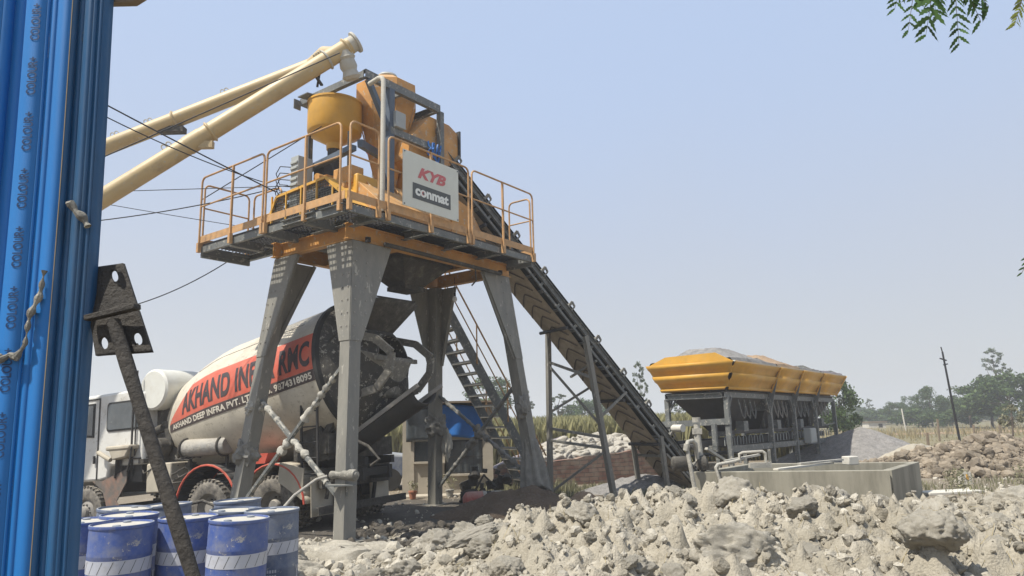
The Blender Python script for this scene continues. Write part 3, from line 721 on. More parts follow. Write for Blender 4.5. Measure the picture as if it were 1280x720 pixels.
# white drop pipe in front of the frame
mb = MB(); mb.tube([(.78, .03, 5.2), (.78, .03, 7.50), (.78, .07, 7.56), (.78, .14, 7.58), (.85, .45, 7.60)], .042, 10); part(mb, 'drop_pipe', M['spout'])
# belt guard on the left walkway's inner side
mb = MB(); g0, g1 = .97, .97
gp = [(3.55, 5.28), (3.07, 6.12), (1.62, 6.18), (.72, 5.42)]
for i in range(3): mb.bar((.97, gp[i][0], gp[i][1]), (.97, gp[i+1][0], gp[i+1][1]), .22, .05)
mb.bar((.88, 3.55, 5.30), (.88, .72, 5.30), .04, .05)
for v in (3.2, 2.75, 2.3, 1.85, 1.4): mb.bar((.87, v, 5.3), (.87, v, 6.15 if v > 1.5 else 5.95), .03, .03)
mb.plate([(.97, .72, 5.42), (.97, 1.62, 6.18), (1.4, 1.5, 6.2), (1.4, .60, 5.42)], .01)
gd = part(mb, 'belt_guard', M['yellow'])
mb = MB()
for i in range(62):
    v = .75+i*.045; zt = np.interp(v, [.72, 1.62, 3.07, 3.55], [5.42, 6.15, 6.10, 5.28])
    mb.bar((.90, v, 5.3), (.90, v, zt), .006, .008)
for i in range(20):
    z = 5.32+i*.045; va = np.interp(z, [5.28, 5.42, 6.18], [.72, .72, 1.62]); vb = np.interp(z, [5.28, 6.12], [3.55, 3.07]); mb.bar((.90, va, z), (.90, vb, z), .006, .008)
part(mb, 'wire_mesh', M['steel'], gd)
mb = MB()
for v, r_ in ((2.75, .34), (1.75, .40), (1.2, .16)):
    Mx = Matrix.Translation((1.05, v, 5.66)) @ Matrix.Rotation(math.pi/2, 4, 'Y')
    mb.lathe([(.0, -.05), (.07, -.06), (.07, -.02), (r_*.8, -.02), (r_, -.06), (r_, .06), (0, .06)], 28, Mx)
build_each(mb, 'pulley', M['dark'], tower)
# mixer body: twin shaft trough with sloping covers, orange
mb = MB()
prof = [(1.05, 5.24), (3.0, 5.24), (3.0, 5.95), (2.65, 6.30), (1.35, 6.30), (1.05, 5.98)]   # v, z
Mx = Matrix(((0, 0, 1, 0), (1, 0, 0, 0), (0, 1, 0, 0), (0, 0, 0, 1)))
mb.prism(prof, 1.45, 3.75, Mx)
for u in (1.44, 2.2, 3.0, 3.76): mb.prism([(a*1.0+(a-2.02)*.05, 5.7+(b-5.7)*1.06) for a, b in prof], u-.02, u+.02, Mx)
part(mb, 'mixer_body', M['orange'], bevel=.01)
mb = MB(); mb.prism([(1.06, 5.3), (1.06, 6.05), (.55, 5.62), (.55, 5.3)], 1.15, 3.9, Mx); part(mb, 'mixer_side_cover', M['orange'], bevel=.01)
mb = MB(); mb.lathe([(0, 0), (.17, 0), (.17, .42), (.12, .5), (0, .5)], 20, Matrix.Translation((1.05, 1.5, 5.98)) @ Matrix.Rotation(math.pi/2, 4, 'Y'))
mb.box((1.3, 1.5, 6.25), (.3, .5, .35)); part(mb, 'gearbox', M['orange'], bevel=.02)
mb = MB(); mb.box((1.45, 1.45, 6.0), (.5, .62, .5)); part(mb, 'motor_cover', M['yellow'], bevel=.03)
# end face plate right of the sign
mb = MB(); mb.prism([(0.2, 0), (0.2, .9), (.75, .75), (1.25, .15), (1.25, 0)], -.02, .02, Matrix.Translation((2.85, .55, 5.25)) @ Matrix.Rotation(math.pi/2, 4, 'X')); part(mb, 'end_plate', M['orange'])
# discharge hopper under the mixer
mb = MB()
def frus(mb, c0, s0, c1, s1, mi=0, cap=False):
    a = [(c0[0]+i*s0[0]/2, c0[1]+j*s0[1]/2, c0[2]) for i, j in ((-1, -1), (1, -1), (1, 1), (-1, 1))]
    b = [(c1[0]+i*s1[0]/2, c1[1]+j*s1[1]/2, c1[2]) for i, j in ((-1, -1), (1, -1), (1, 1), (-1, 1))]
    f = [(0, 1, 5, 4), (1, 2, 6, 5), (2, 3, 7, 6), (3, 0, 4, 7)]
    if cap: f += [(3, 2, 1, 0), (4, 5, 6, 7)]
    mb.add(a+b, f, mi)
frus(mb, (2.95, 1.67, 4.45), (.5, .45, 0), (2.95, 1.67, 4.86), (1.35, 1.2, 0)); frus(mb, (2.95, 1.67, 4.37), (.55, .5, 0), (2.95, 1.67, 4.45), (.55, .5, 0), cap=True)
frus(mb, (2.95, 1.67, 4.86), (1.4, 1.25, 0), (2.95, 1.67, 4.92), (1.4, 1.25, 0), cap=True)
part(mb, 'discharge_hopper', M['crust'])
mb = MB(); mb.tube([(1.3, .52, 4.83), (4.5, .50, 4.80)], .038, 10); mb.tube([(3.7, .5, 4.8), (3.75, .52, 4.55), (3.7, .6, 4.45)], .015, 8); part(mb, 'water_pipe', M['crust'])

# upper frame
F0u, F1u, F0v, F1v, FZ = 1.32, 3.36, 1.1, 3.05, 8.22
mb = MB()
mb.channel((F0u, F0v, FZ), (F1u, F0v, FZ), .08, .16); mb.channel((F0u, F0v+.05, FZ), (F0u, F1v, FZ), .08, .13, side=-1)
mb.channel((F1u, F0v+.05, FZ), (F1u, F1v, FZ), .08, .14); mb.channel((F0u, F1v, FZ), (F1u, F1v, FZ), .08, .14, side=-1)
mb.bar((2.3, F0v+.05, FZ-.02), (2.3, F1v, FZ-.02), .06, .1)
for u, v in ((F1u, F0v), (F1u, F1v)): mb.bar((u, v, 5.25), (u, v, FZ-.08), .11, .11)
mb.bar((F0u+.3, F1v, 5.25), (F0u+.3, F1v, FZ-.08), .05, .05); mb.bar((F0u-.10, F1v-.05, FZ+.0), (F0u-.10, F1v-.05, FZ-.2), .02, .16); mb.bar((F0u, F1v-.4, FZ-.02), (F0u-.24, F1v-.4, FZ-.05), .3, .02)
mb.bar((1.92, F0v+.0, 7.28), (F1u-.06, F0v+.0, 7.28), .10, .14)
mb.bar((F1u, F0v+.06, 7.75), (F1u+.0, F1v, 7.75), .08, .10)
part(mb, 'upper_frame', M['steel'])
mb = MB(); mb.bar((1.96, F0v+.02, 5.25), (1.96, F0v+.02, FZ-.09), .13, .13); mb.bar((1.40, F0v+.02, FZ-.1), (1.92, F0v+.02, 7.30), .10, .09)
mb.bar((1.3, 1.2, 6.85), (2.6, 1.9, 7.1), .1, .14); mb.bar((1.2, 1.25, 6.75), (1.4, 2.9, 6.75), .12, .1)
part(mb, 'frame_strut', M['bluesteel'])
mb = MB(); mb.box((2.12, F0v-.06, 7.52), (.26, .12, .32)); part(mb, 'junction_box', M['elec'], bevel=.01)
# tangle of blue rope tied to the frame
mb = MB(); rr = random.Random(3)
for k in range(7):
    x0 = 2.95+.05*k; pts = [(x0+rr.uniform(-.05, .05), F0v-.07+rr.uniform(-.04, .03), 7.36-.13*i*(1 if k % 2 else .6)) for i in range(5)]; mb.tube(pts, .018, 6)
solo(mb, 'rope_tangle', M['tarp'], 'blue rope tangle knotted over the grey beam above the sign board', 'rope', mx=TW)
# cement weigh hopper: yellow cylinder with shallow cone
wx, wy = 1.70, 2.42
mb = MB(); mb.lathe([(0, 8.10), (.53, 8.10), (.53, 7.50), (.51, 7.47), (.16, 7.27), (.15, 7.15), (0, 7.15)], 40, Matrix.Translation((wx, wy, 0)))
mb.lathe([(.545, 8.08), (.545, 8.12), (.0, 8.12)], 40, Matrix.Translation((wx, wy, 0)))
wh = part(mb, 'weigh_hopper', M['yellow'], label='yellow cylindrical weigh hopper with shallow cone')
mb = MB(); mb.lathe([(0, 6.25), (.13, 6.25), (.16, 6.32), (.16, 6.52), (.12, 6.60), (0, 6.6)], 20, Matrix.Translation((wx, wy, 0)))
mb.box((wx-.2, wy-.1, 6.42), (.25, .2, .2)); mb.lathe([(0, 0), (.09, 0), (.09, .3), (0, .3)], 14, Matrix.Translation((wx-.45, wy-.05, 6.45)) @ Matrix.Rotation(math.pi/2, 4, 'Y'))
part(mb, 'butterfly_valve', M['orange'], wh)
# ribbed electric panel with loops of cable
mb = MB(); mb.box((1.1, 2.62, 6.35), (.34, .22, 1.0))
for i in range(8): mb.box((.92, 2.62, 5.95+i*.11), (.03, .2, .05))
eb = part(mb, 'valve_panel', M['elec'], bevel=.008)
mb = MB()
for i in range(6):
    z = 6.0+.13*i; mb.tube([(.92, 2.72, z), (.85, 2.95, z+.05), (.88, 3.12, z-.05), (.95, 3.1, z-.25), (1.0, 2.9, z-.3)], .009, 6)
part(mb, 'hose_loops', M['black'], eb)
mb = MB(); mb.tube([(wx, wy, 6.55), (wx, wy, 7.16)], .13, 14); mb.box((1.55, 2.5, 6.1), (.3, .3, 1.4)); mb.box((1.4, 2.15, 5.95), (.5, .5, .4)); mb.tube([(1.35, 2.75, 5.3), (1.35, 2.75, 8.1)], .03, 8); mb.tube([(1.5, 1.75, 5.9), (1.5, 1.75, 7.3)], .025, 8)
part(mb, 'machinery', M['dark'])
# big weigh/hold hopper, orange, hexagonal taper
hx, hy = 2.62, 1.92
mb = MB(); mb.lathe([(0, 8.80), (.36, 8.80), (.64, 8.62), (.64, 8.28), (.24, 6.60), (.2, 6.2)], 8, Matrix.Translation((hx, hy, 0)) @ Matrix.Rotation(.35, 4, 'Z'), sm=False)
for a in range(8):
    aa = .35+a*math.pi/4; mb.bar((hx+.64*math.cos(aa), hy+.64*math.sin(aa), 8.1), (hx+.24*math.cos(aa), hy+.24*math.sin(aa), 6.65), .02, .02)
hh = part(mb, 'aggregate_hopper', M['orange'], label='tall tapering orange hopper behind the yellow weigh hopper')
mb = MB(); mb.lathe([(.0, 8.95), (.19, 8.95), (.21, 8.91), (.19, 8.89), (.16, 8.87), (.16, 8.76)], 24, Matrix.Translation((hx+.02, hy, 0))); part(mb, 'inlet_collar', M['elec'], hh)
mb = MB(); mb.lathe([(0, 0), (.10, 0), (.10, .07), (.03, .09), (0, .09)], 16, Matrix.Translation((2.05, 1.72, 7.08)) @ Matrix.Rotation(-math.pi/2, 4, 'Y')); part(mb, 'red_valve_cap', M['red'], hh)
mb = MB(); mb.lathe([(0, 0), (.05, 0), (.05, .35), (0, .35)], 12, Matrix.Translation((3.05, 1.5, 7.75)) @ Matrix.Rotation(math.pi/2, 4, 'Y'))
mb.tube([(3.4, 1.45, 7.75), (3.5, 1.4, 7.6), (3.45, 1.4, 7.5), (3.35, 1.42, 7.55), (3.35, 1.42, 7.9)], .012, 6); part(mb, 'air_cylinder', M['orange'], hh)
# conveyor head hood, faceted box
mb = MB()
prof = [(2.55, 6.95), (2.55, 7.35), (3.15, 8.02), (3.75, 8.02), (4.02, 7.90), (4.02, 7.42), (3.78, 7.12), (2.8, 6.80)]
mb.prism(prof, -2.15, -1.2, Matrix.Rotation(math.pi/2, 4, 'X'))
hd = part(mb, 'conveyor_hood', M['orange'], bevel=.01)
mb = MB(); mb.b2((4.02, 1.15, 7.38), (4.06, 2.2, 7.96)); part(mb, 'hood_flange', M['dark'], hd)
mb = MB(); mb.b2((2.8, 1.35, 6.2), (3.7, 2.1, 7.0)); part(mb, 'feed_chute', M['orange'])
# sign board, hung on the railing
SG = empty('sign_board', TW @ frame((1.10, -.115, 5.36), 0), 'off-white rectangular sign board with red and white lettering hung on the railing', 'sign')
mb = MB(); mb.box((.70, 0, .49), (1.40, .02, .98)); build(mb, 'board', M['signw'], SG, .004)
def sg(x, y, d=.013): return (x, -d, y)
mb = MB(); mb.add([sg(.22, .17), sg(1.18, .17), sg(1.18, .45), sg(.22, .45)], [(0, 1, 2, 3)]); build(mb, 'dark_panel', M['signk'], SG)
build(text_mapped('conmat', lambda x, y: sg(x, y, .017), .28, 1.12, .235, .40, bold=.045), 'lettering', M['signwh'], SG, label='white word conmat')
build(text_mapped('KYB', lambda x, y: sg(x, y, .014), .34, 1.06, .56, .76, bold=.05, shear=.35), 'lettering', M['signr'], SG, label='red slanted word KYB')
mb = MB(); ca, ra = (.475, .305), .036
mb.add([sg(ca[0]+math.cos(a)*r_, ca[1]+math.sin(a)*r_, .019) for r_ in (.022, .036) for a in np.linspace(.9, 5.4, 12)], [(i, i+1, i+13, i+12) for i in range(11)]); build(mb, 'ring_mark', M['signr'], SG)
for i, (x, y) in enumerate(((.03, .95), (1.37, .95), (.03, .03), (1.37, .03))):
    mb = MB(); mb.lathe([(0, 0), (.012, 0), (.012, .008), (0, .008)], 8, Matrix.Translation((x, -.011, y)) @ Matrix.Rotation(math.pi/2, 4, 'X')); build(mb, 'bolt', M['dark'], SG)

# ------------------------------------------------------------------ wrapped cross braces (world space points from the legs)
def lump_tube(mb, pts, r, seed, n=12, seg=.05, amp=.45, mi=0):
    pts = [Vector(p) for p in pts]; P = [pts[0]]
    for a, b in zip(pts, pts[1:]):
        k = max(1, int((b-a).length/seg))
        for i in range(1, k+1): P.append(a.lerp(b, i/k))
    o = len(mb.v); mb.tube(P, r, n, mi)
    # squash vertices by noise, centred on the path
    cnt = len(P)*n
    for i in range(cnt):
        c = P[i//n]; v = Vector(mb.v[o+i]); f = 1+amp*mnoise.fractal(Vector((v.x*6+seed, v.y*6, v.z*6)), 1, 2, 3)+amp*.35*math.sin((i//n)*1.1+seed)
        mb.v[o+i] = (c+(v-c)*f)[:]
def tww(u, v, z): return TW @ Vector((u, v, z))
def legpt(k, f, du=0, dv=0):
    b, t = LB[k]; return TW @ (b.lerp(t, f)+Vector((du, dv, 0)))
def brace_thing(name, pts, wraps, label, matn='cloth', rr_=.035):
    o = pts[0].copy(); root = empty(name, Matrix.Translation(o), label, 'brace', 'cloth-wrapped diagonal braces between the tower legs')
    mb = MB(); mb.bar(pts[0]-o, pts[-1]-o, .07, .05); build(mb, 'bar', M['steel'], root)
    for i, (f0, f1, r) in enumerate(wraps):
        mb = MB(); a = (pts[0]-o).lerp(pts[-1]-o, f0); b = (pts[0]-o).lerp(pts[-1]-o, f1); lump_tube(mb, [a, b], r*.72, i*3.1+len(label), 14, .03, .75); build(mb, 'cloth_wrap', M[matn], root)
# near pair (legs C and A), far pair (legs D and B)
a1 = legpt('C', .50, .12, -.1); a2 = legpt('A', .11, .1, .1)
brace_thing('wrapped_brace', [a1, a2], [(.0, .28, .055), (.28, .46, .04), (.44, .60, .07), (.6, .82, .055), (.84, .92, .03)], 'pale cloth-wrapped brace falling from the left leg to the foot of the nearest leg')
b1 = legpt('A', .57, .05, .12); b2 = legpt('C', .10, .1, -.1)
brace_thing('wrapped_brace', [b1, b2], [(.10, .36, .065), (.36, .52, .035), (.5, .58, .09), (.58, .9, .035)], 'pale cloth-wrapped brace falling from the nearest leg to the left leg')
c1 = legpt('D', .52, -.1, -.1); c2 = legpt('B', .12, -.1, .1)
brace_thing('wrapped_brace', [c1, c2], [(.0, .4, .05), (.42, .55, .10), (.6, .85, .06)], 'grey cloth-wrapped brace falling from the rear leg to the right leg', 'clothd')
d1 = legpt('B', .55, -.12, .1); d2 = legpt('D', .06, -.1, -.1)
brace_thing('wrapped_brace', [d1, d2], [(.0, .3, .045), (.45, .58, .11), (.6, .95, .05)], 'grey cloth-wrapped brace falling from the right leg to the rear leg foot', 'clothd')
def cloth_knot(c, r, sz, label, matn, seed):
    mb = MB(); bm = bmesh.new(); bmesh.ops.create_icosphere(bm, subdivisions=4, radius=1)
    for v in bm.verts:
        p = v.co; k = 1+.45*mnoise.fractal(p*1.6+Vector((seed, 0, 0)), 1, 2, 4)+.10*abs(math.sin(p.z*9+p.x*4+seed)); v.co = Vector((p.x*r[0], p.y*r[1], p.z*r[2]))*k
    bm.verts.index_update(); mb.add([v.co[:] for v in bm.verts], [[v.index for v in f.verts] for f in bm.faces], sm=True); bm.free()
    return solo(mb, 'cloth_bundle', M[matn], label, 'cloth bundle', 'cloth bundles tied to the tower legs', Matrix.Translation(Vector(c)))
cloth_knot(legpt('C', .46, .1, -.08), (.15, .14, .12), 0, 'stiff pale cloth knot high on the left leg above the truck drum lettering', 'cloth', 1)
cloth_knot(legpt('C', .30, .1, -.1), (.19, .17, .24), 0, 'bulky grey cloth bundle tied low around the left leg', 'clothd', 2)
cloth_knot(legpt('D', .37, -.1, -.1), (.24, .22, .26), 0, 'bulky grey cloth bundle around the dark rear leg', 'clothd', 3)
cloth_knot(legpt('D', .28, -.02, -.38), (.10, .08, .28), 0, 'pale tail of cloth hanging beside the dark rear leg', 'cloth', 4)
cloth_knot(legpt('B', .44, -.22, .05), (.12, .12, .22), 0, 'draped cloth flap halfway down the right leg', 'clothd', 5)
# draped sheet on leg B foot
def drape(c, wd, ht, seed, lean):
    def fn(u, v):
        a = (u-.5)*2.6; z = -v*ht; rad = wd*(.35+.45*v)*(1+.12*math.sin(9*a+seed)+.1*fbm(a, v, seed, 2, 2))
        return (math.sin(a)*rad+lean*v, -math.cos(a)*rad*.6, z+.08*math.sin(a*3+seed)*v)
    return fn
mb = MB(); mb.grid(drape(0, .42, 1.0, 1, .12), 40, 20); sh = solo(mb, 'draped_cloth', M['clothd'], 'grey tarpaulin sheet draped over the lower part of the right leg', 'cloth', mx=Matrix.Translation(legpt('B', .30, -.1, .08)))
md = sh.modifiers.new('thick', 'SOLIDIFY'); md.thickness = .01
mb = MB(); mb.grid(drape(0, .30, .62, 4, .05), 40, 14); sh = solo(mb, 'draped_cloth', M['clothd'], 'smaller crumpled cloth hanging over the foot of the right leg', 'cloth', mx=Matrix.Translation(legpt('B', .13, -.1, .08)))
md = sh.modifiers.new('thick', 'SOLIDIFY'); md.thickness = .01
# pipe coupling clamped on the near leg
cp = legpt('A', .205, -.02, -.08)
root = empty('pipe_coupling', Matrix.Translation(cp), 'grey round pipe coupling clamped on a bracket of the nearest leg', 'coupling')
mb = MB(); Mx = Matrix.Rotation(math.radians(-78), 4, 'Z') @ Matrix.Rotation(math.pi/2, 4, 'Y')
Mx = Matrix.Rotation(math.radians(-30), 4, 'Z') @ Matrix.Rotation(math.pi/2, 4, 'Y')
mb.lathe([(0, .22), (.05, .22), (.07, .20), (.095, .20), (.11, .16), (.11, .05), (.085, .03), (.085, -.12), (.06, -.14), (.06, -.30), (.075, -.32), (.075, -.42), (0, -.44)], 22, Mx); [mb.v.__setitem__(i_, tuple(c_*.78 for c_ in v_)) for i_, v_ in enumerate(mb.v)]; build(mb, 'coupling_body', M['caked'], root)
mb = MB(); mb.box((-.1, .02, -.14), (.42, .2, .02)); mb.box((-.02, .08, -.22), (.02, .1, .16)); build(mb, 'bracket', M['steel'], root)
mb = MB(); mb.tube([(-.36, .2, -.02), (-.5, .12, -.06), (-.75, -.1, -.26), (-1.05, -.2, -.62)], .022, 8); build(mb, 'pipe_tail', M['silver'], root)

# ------------------------------------------------------------------ screw conveyors
def pipe_thing(p, q, r, label, joints, lugs, ext):
    p = Vector(p); q = Vector(q); d = (q-p).normalized(); s = p-d*ext; L = (q-s).length
    root = empty('screw_conveyor', Matrix.Translation(q), label, 'screw conveyor', 'cement screw conveyors rising to the tower')
    mb = MB(); mb.tube([s-q, Vector((0, 0, 0))], r, 24); build(mb, 'tube', M['cream'], root)
    side = d.cross(Vector((0, 0, 1))).normalized(); upv = side.cross(d)
    for t in joints:
        c = -d*((q-p).length*(1-t)); mb = MB(); mb.tube([c-d*.03, c-d*.005, c+d*.005, c+d*.03], [r*1.02, r*1.22, r*1.22, r*1.02], 24); build(mb, 'flange', M['cream'], root)
    for t in lugs:
        c = -d*((q-p).length*(1-t))+upv*r; mb = MB()
        for sgn in (-.045, .045): mb.tube([c+d*(sgn)+d*.04*math.cos(a)+upv*(.045+.05*math.sin(a)) for a in np.linspace(0, 2*math.pi, 13)], .011, 6)
        build(mb, 'lifting_eye', M['spout'], root)
    return root, q, d, side, upv
E = Vector((-2.86, 11.95, 8.62)); Lp = Vector((-6.95, 11.25, 5.44))
root, q, d, sd_, up_ = pipe_thing(Lp, E, .155, 'nearer cream steel screw conveyor pipe rising to the top of the tower', [.44, .985], [.30], 4.2)
c = -d*((E-Lp).length*(1-.40)); mb = MB(); mb.tube([c-d*.25, c+d*.05], .165, 24); mb.box(c+up_*-.15+Vector((0, -.05, -.02)), (.32, .1, .12)); build(mb, 'inspection_sleeve', M['cream'], root)
mb = MB(); cc = -d*.55+up_*.16
for k in range(4): mb.tube([cc+d*(.05*k-.1)+up_*(.03*math.sin(a*1.0)+.02)+sd_*.05*math.cos(a) for a in np.linspace(0, 6.3, 9)], .013, 6)
mb.tube([-d*.5+up_*(.17*math.cos(a))+sd_*.17*math.sin(a) for a in np.linspace(0, 6.28, 16)], .02, 6); build(mb, 'rope_lashing', M['spout'], root)
# end flange and drop spout
mb = MB(); mb.tube([Vector((0, 0, 0)), d*.10, d*.11, d*.15, d*.16], [.15, .15, .2, .2, .12], 24); build(mb, 'end_bearing', M['spout'], root)
sp = TW @ Vector((1.75, 1.85, 8.15)); sp = sp-q
mb = MB(); top = -d*.12+Vector((0, 0, -.05)); b_ = Vector((top.x+.12, top.y+.15, 8.02-q.z)); Hh = top.z-b_.z
ks = [(0, .15), (.15, .155), (.22, .17), (.3, .14), (.42, .15), (.55, .16), (.68, .13), (.78, .145), (.9, .17), (1, .12)]
mb.tube([top.lerp(b_, k) for k, _ in ks], [r_ for _, r_ in ks], 20); build(mb, 'drop_spout', M['spout'], root)
mb = MB(); a0 = -d*.85; mb.bar(a0+up_*-.1, Vector((a0.x+.12, a0.y+.3, 7.95-q.z)), .05, .03); mb.bar(a0+d*.12+up_*-.1, Vector((a0.x+.02, a0.y+.35, 7.95-q.z)), .04, .03); mb.tube([a0-d*.3, Vector((a0.x-.27, a0.y+.2, 7.9-q.z))], .008, 5); build(mb, 'support_strut', M['dark'], root)
E2 = Vector((-4.15, 14.1, 9.42)); L2 = Vector((-8.63, 14, 7.54))
root, q, d, sd_, up_ = pipe_thing(L2, E2, .165, 'farther cream steel screw conveyor pipe passing behind the nearer one', [.36], [.10, .25, .60], 4.)
c = -d*((E2-L2).length*(1-.33)); mb = MB(); mb.box(c-up_*.19, (.55, .2, .12)); build(mb, 'inspection_hatch', M['crust'], root)
mb = MB(); mb.tube([-d*.02, Vector((-3.75, 13.5, 9.35))-q, Vector((-3.25, 12.6, 8.85))-q], [.165, .15, .12], 20); build(mb, 'outlet_elbow', M['cream'], root)

# ------------------------------------------------------------------ inclined belt conveyor
CA = R(90-58); PC = Vector((1.92, 16.18, 0)) + Vector((-.53, .848, 0))*.05
CW = frame(PC, CA)      # x runs down towards the bins, y away from the camera
conv = empty('belt_conveyor', CW, 'long dusty inclined belt conveyor climbing from the bins to the top of the tower', 'conveyor')
SL = -1.035; Z0 = 3.52; WD = 1.0
def cz(t): return Z0+SL*t
dx = Vector((1, 0, SL)).normalized(); nrm = Vector((-SL, 0, 1)).normalized()
t0, t1 = -3.95, 3.05
def cp_(t, y, off): return Vector((t, y, cz(t)))+nrm*off
mb = MB()
for y, s in ((0, 1), (WD, -1)):
    mb.channel(cp_(t0, y, -.07), cp_(t1, y, -.07), .05, .13, up=nrm, side=-s); mb.bar(cp_(t0, y, -.24), cp_(t1, y, -.24), .045, .05, up=nrm)
    n = 16
    for i in range(n+1): t = t0+(t1-t0)*i/n; mb.bar(cp_(t, y, -.13), cp_(t, y, -.24), .04, .05, up=dx)
part(mb, 'stringer_frame', M['steel'], conv)
mb = MB()
for i in range(9): t = t0+.3+(t1-t0-.5)*i/8; mb.bar(cp_(t, .05, -.20), cp_(t, WD-.05, -.20), .07, .06, up=nrm)
part(mb, 'cross_members', M['steel'], conv)
mb = MB()   # carrying side of the belt, troughed
def bf(u, v):
    y = .06+(WD-.12)*v; lift = .10*(abs(v-.5)*2)**2; return cp_(t0+(t1-t0)*u, y, .02+lift)
mb.grid(bf, 40, 8); mb.grid(lambda u, v: bf(u, v)-nrm*.012, 40, 8); part(mb, 'carrying_belt', M['black'], conv)
mb = MB(); mb.b2((0, 0, 0), (0, 0, 0)) if 0 else None
RB = -.34
def rf(u, v):
    t = t0+(t1-t0)*u; sag = -.02*abs(math.sin(u*math.pi*4)); return cp_(t, .06+(WD-.12)*v, RB+sag)
mb.grid(rf, 60, 6); mb.grid(lambda u, v: rf(u, v)+nrm*.012, 60, 6); rb = part(mb, 'return_belt', M['belt'], conv)
mb = MB()   # chevron cleats on the underside
Lc = (t1-t0)/dx.x; n = int(Lc/.34)
for i in range(n):
    t = t0+.1+(t1-t0-.3)*i/n
    for y0, y1 in ((.50, .13), (.50, .87)):
        pts = [cp_(t+.21*(abs(y-.50)/.37)**1.25, y, RB-.030-.02*abs(math.sin((t+.0-t0)/(t1-t0)*math.pi*4))) for y in np.linspace(y0, y1, 6)]
        mb.tube(pts, .017, 5)
part(mb, 'chevron_cleats', M['chev'], rb)
mb = MB()
for i in range(10):
    t = t0+.35+(t1-t0-.6)*i/9
    mb = MB(); mb.tube([cp_(t, -.02, .10), cp_(t, .3, -.03), cp_(t, .56, -.03), cp_(t, WD+.02, .10)], .035, 8)
    for y, s in ((-.02, -1), (WD+.02, 1)):
        mb.bar(cp_(t, y, -.02), cp_(t-.02, y+s*.03, .14), .03, .05, up=dx); mb.bar(cp_(t-.02, y+s*.03, .14), cp_(t+.07, y+s*.03, .11), .03, .04, up=nrm); mb.bar(cp_(t+.07, y+s*.03, .11), cp_(t+.08, y, .0), .03, .03, up=dx)
    part(mb, 'idler_bracket', M['leg'], conv)
mb = MB()
for t in (-2.6, -.55, 1.0, 2.0): mb.tube([cp_(t, -.03, RB-.05), cp_(t, WD+.03, RB-.05)], .04, 10)
build_each(mb, 'return_roller', M['dark'], conv)
for t in (t0, t1):
    mb = MB(); mb.tube([cp_(t, .06, -.15), cp_(t, WD-.06, -.15)], .19, 24); part(mb, 'end_drum', M['black'], conv)
mb = MB(); mb.lathe([(0, 0), (.09, 0), (.09, .30), (.07, .34), (0, .34)], 14, Matrix.Translation(cp_(2.05, -.36, .20)) @ Matrix.Rotation(-math.pi/2, 4, 'X')); part(mb, 'gear_motor', M['pale'], conv)
# mid support trestle
def beam(mb, p, q, w_=.11, h=.11): mb.bar(p, q, w_, h)
mb = MB(); tn = -.22
N0, N1 = Vector((.30, -.02, .0)), cp_(tn, -.02, -.14); K0, K1 = Vector((-.55, WD+.25, 0)), cp_(tn-.28, WD+.04, -.14)
beam(mb, N0, N1, .13, .10)
part(mb, 'near_post', M['leg'], conv, label='tall leaning near post of the trestle')
mb = MB(); beam(mb, K0, K1, .11, .10); part(mb, 'far_post', M['leg'], conv, label='far post of the trestle')
mb = MB()
for f in (.34, .41, .80, ): beam(mb, N0.lerp(N1, f*.93), K0.lerp(K1, f), .07, .06)
beam(mb, N0.lerp(N1, .30), K0.lerp(K1, .04), .05, .05); beam(mb, N0.lerp(N1, .45), K0.lerp(K1, .78), .05, .05)
Q0 = cp_(1.15, -.02, -.25); Q1 = cp_(1.15, WD, -.25)
beam(mb, N0.lerp(N1, .50), cp_(.95, -.02, -.2), .05, .05); beam(mb, K0.lerp(K1, .50), cp_(.75, WD, -.25), .05, .05); beam(mb, cp_(.2, 0, -.3), cp_(.2, WD, -.3)-Vector((0, 0, .3)), .05, .05)
part(mb, 'trestle_bracing', M['leg'], conv)
# lower support
mb = MB(); tl = 1.95
for y in (.0, WD): beam(mb, (tl, y, 0), cp_(tl, y, -.2), .10, .09)
mb.bar((tl, .0, .9), (tl, WD, .9), .06, .06); mb.bar((tl, .0, .95), (tl+.8, 0, .25), .05, .05); mb.box((tl, WD/2, .02), (.25, WD+.3, .04))
part(mb, 'lower_support', M['leg'], conv)
# ------------------------------------------------------------------ mixer truck
def truck_frame(org, ang, pit):
    t = Vector((-math.cos(ang)*math.cos(pit), math.sin(ang)*math.cos(pit), -math.sin(pit))); n = Vector((math.sin(ang), math.cos(ang), 0))
    k = n.cross(t).normalized()
    if k.z < 0: k = -k
    m = Matrix.Identity(4)
    for i in range(3): m[i][0] = t[i]; m[i][1] = -n[i]; m[i][2] = k[i]; m[i][3] = org[i]
    return m
TR = truck_frame((-4.36, 13.1, -.12), .45, .05)
truck = empty('mixer_truck', TR, 'dusty white concrete mixer truck with red lettered band on its drum, parked under the tower', 'mixer truck')
def tp(mb, name, mats, par=None, bevel=0, label=None): return build(mb, name, mats, par or truck, bevel, label)
YC = -1.15
mb = MB()
for y in (-.75, -1.55): mb.bar((-1.5, y, .98), (5.9, y, .98), .09, .24); mb.bar((-1.55, y, 1.2), (3.3, y, 1.2), .1, .14)
for x in (-1.4, -.2, .9, 2.4, 3.6, 5.0): mb.bar((x, -.7, 1.0), (x, -1.6, 1.0), .1, .14)
for x in (0, 1.6, 5.15): mb.tube([(x, -.12, .52), (x-.1, -2.3, .52)], .09, 12); mb.lathe([(0, -.18), (.2, -.12), (.2, .12), (0, .18)], 14, Matrix.Translation((x, YC, .52)) @ Matrix.Rotation(math.pi/2, 4, 'X')) if x < 3 else None
for y in (-.6, -1.7): mb.bar((-.5, y, .75), (2.1, y, .75), .1, .12)
tp(mb, 'chassis', M['dark'])
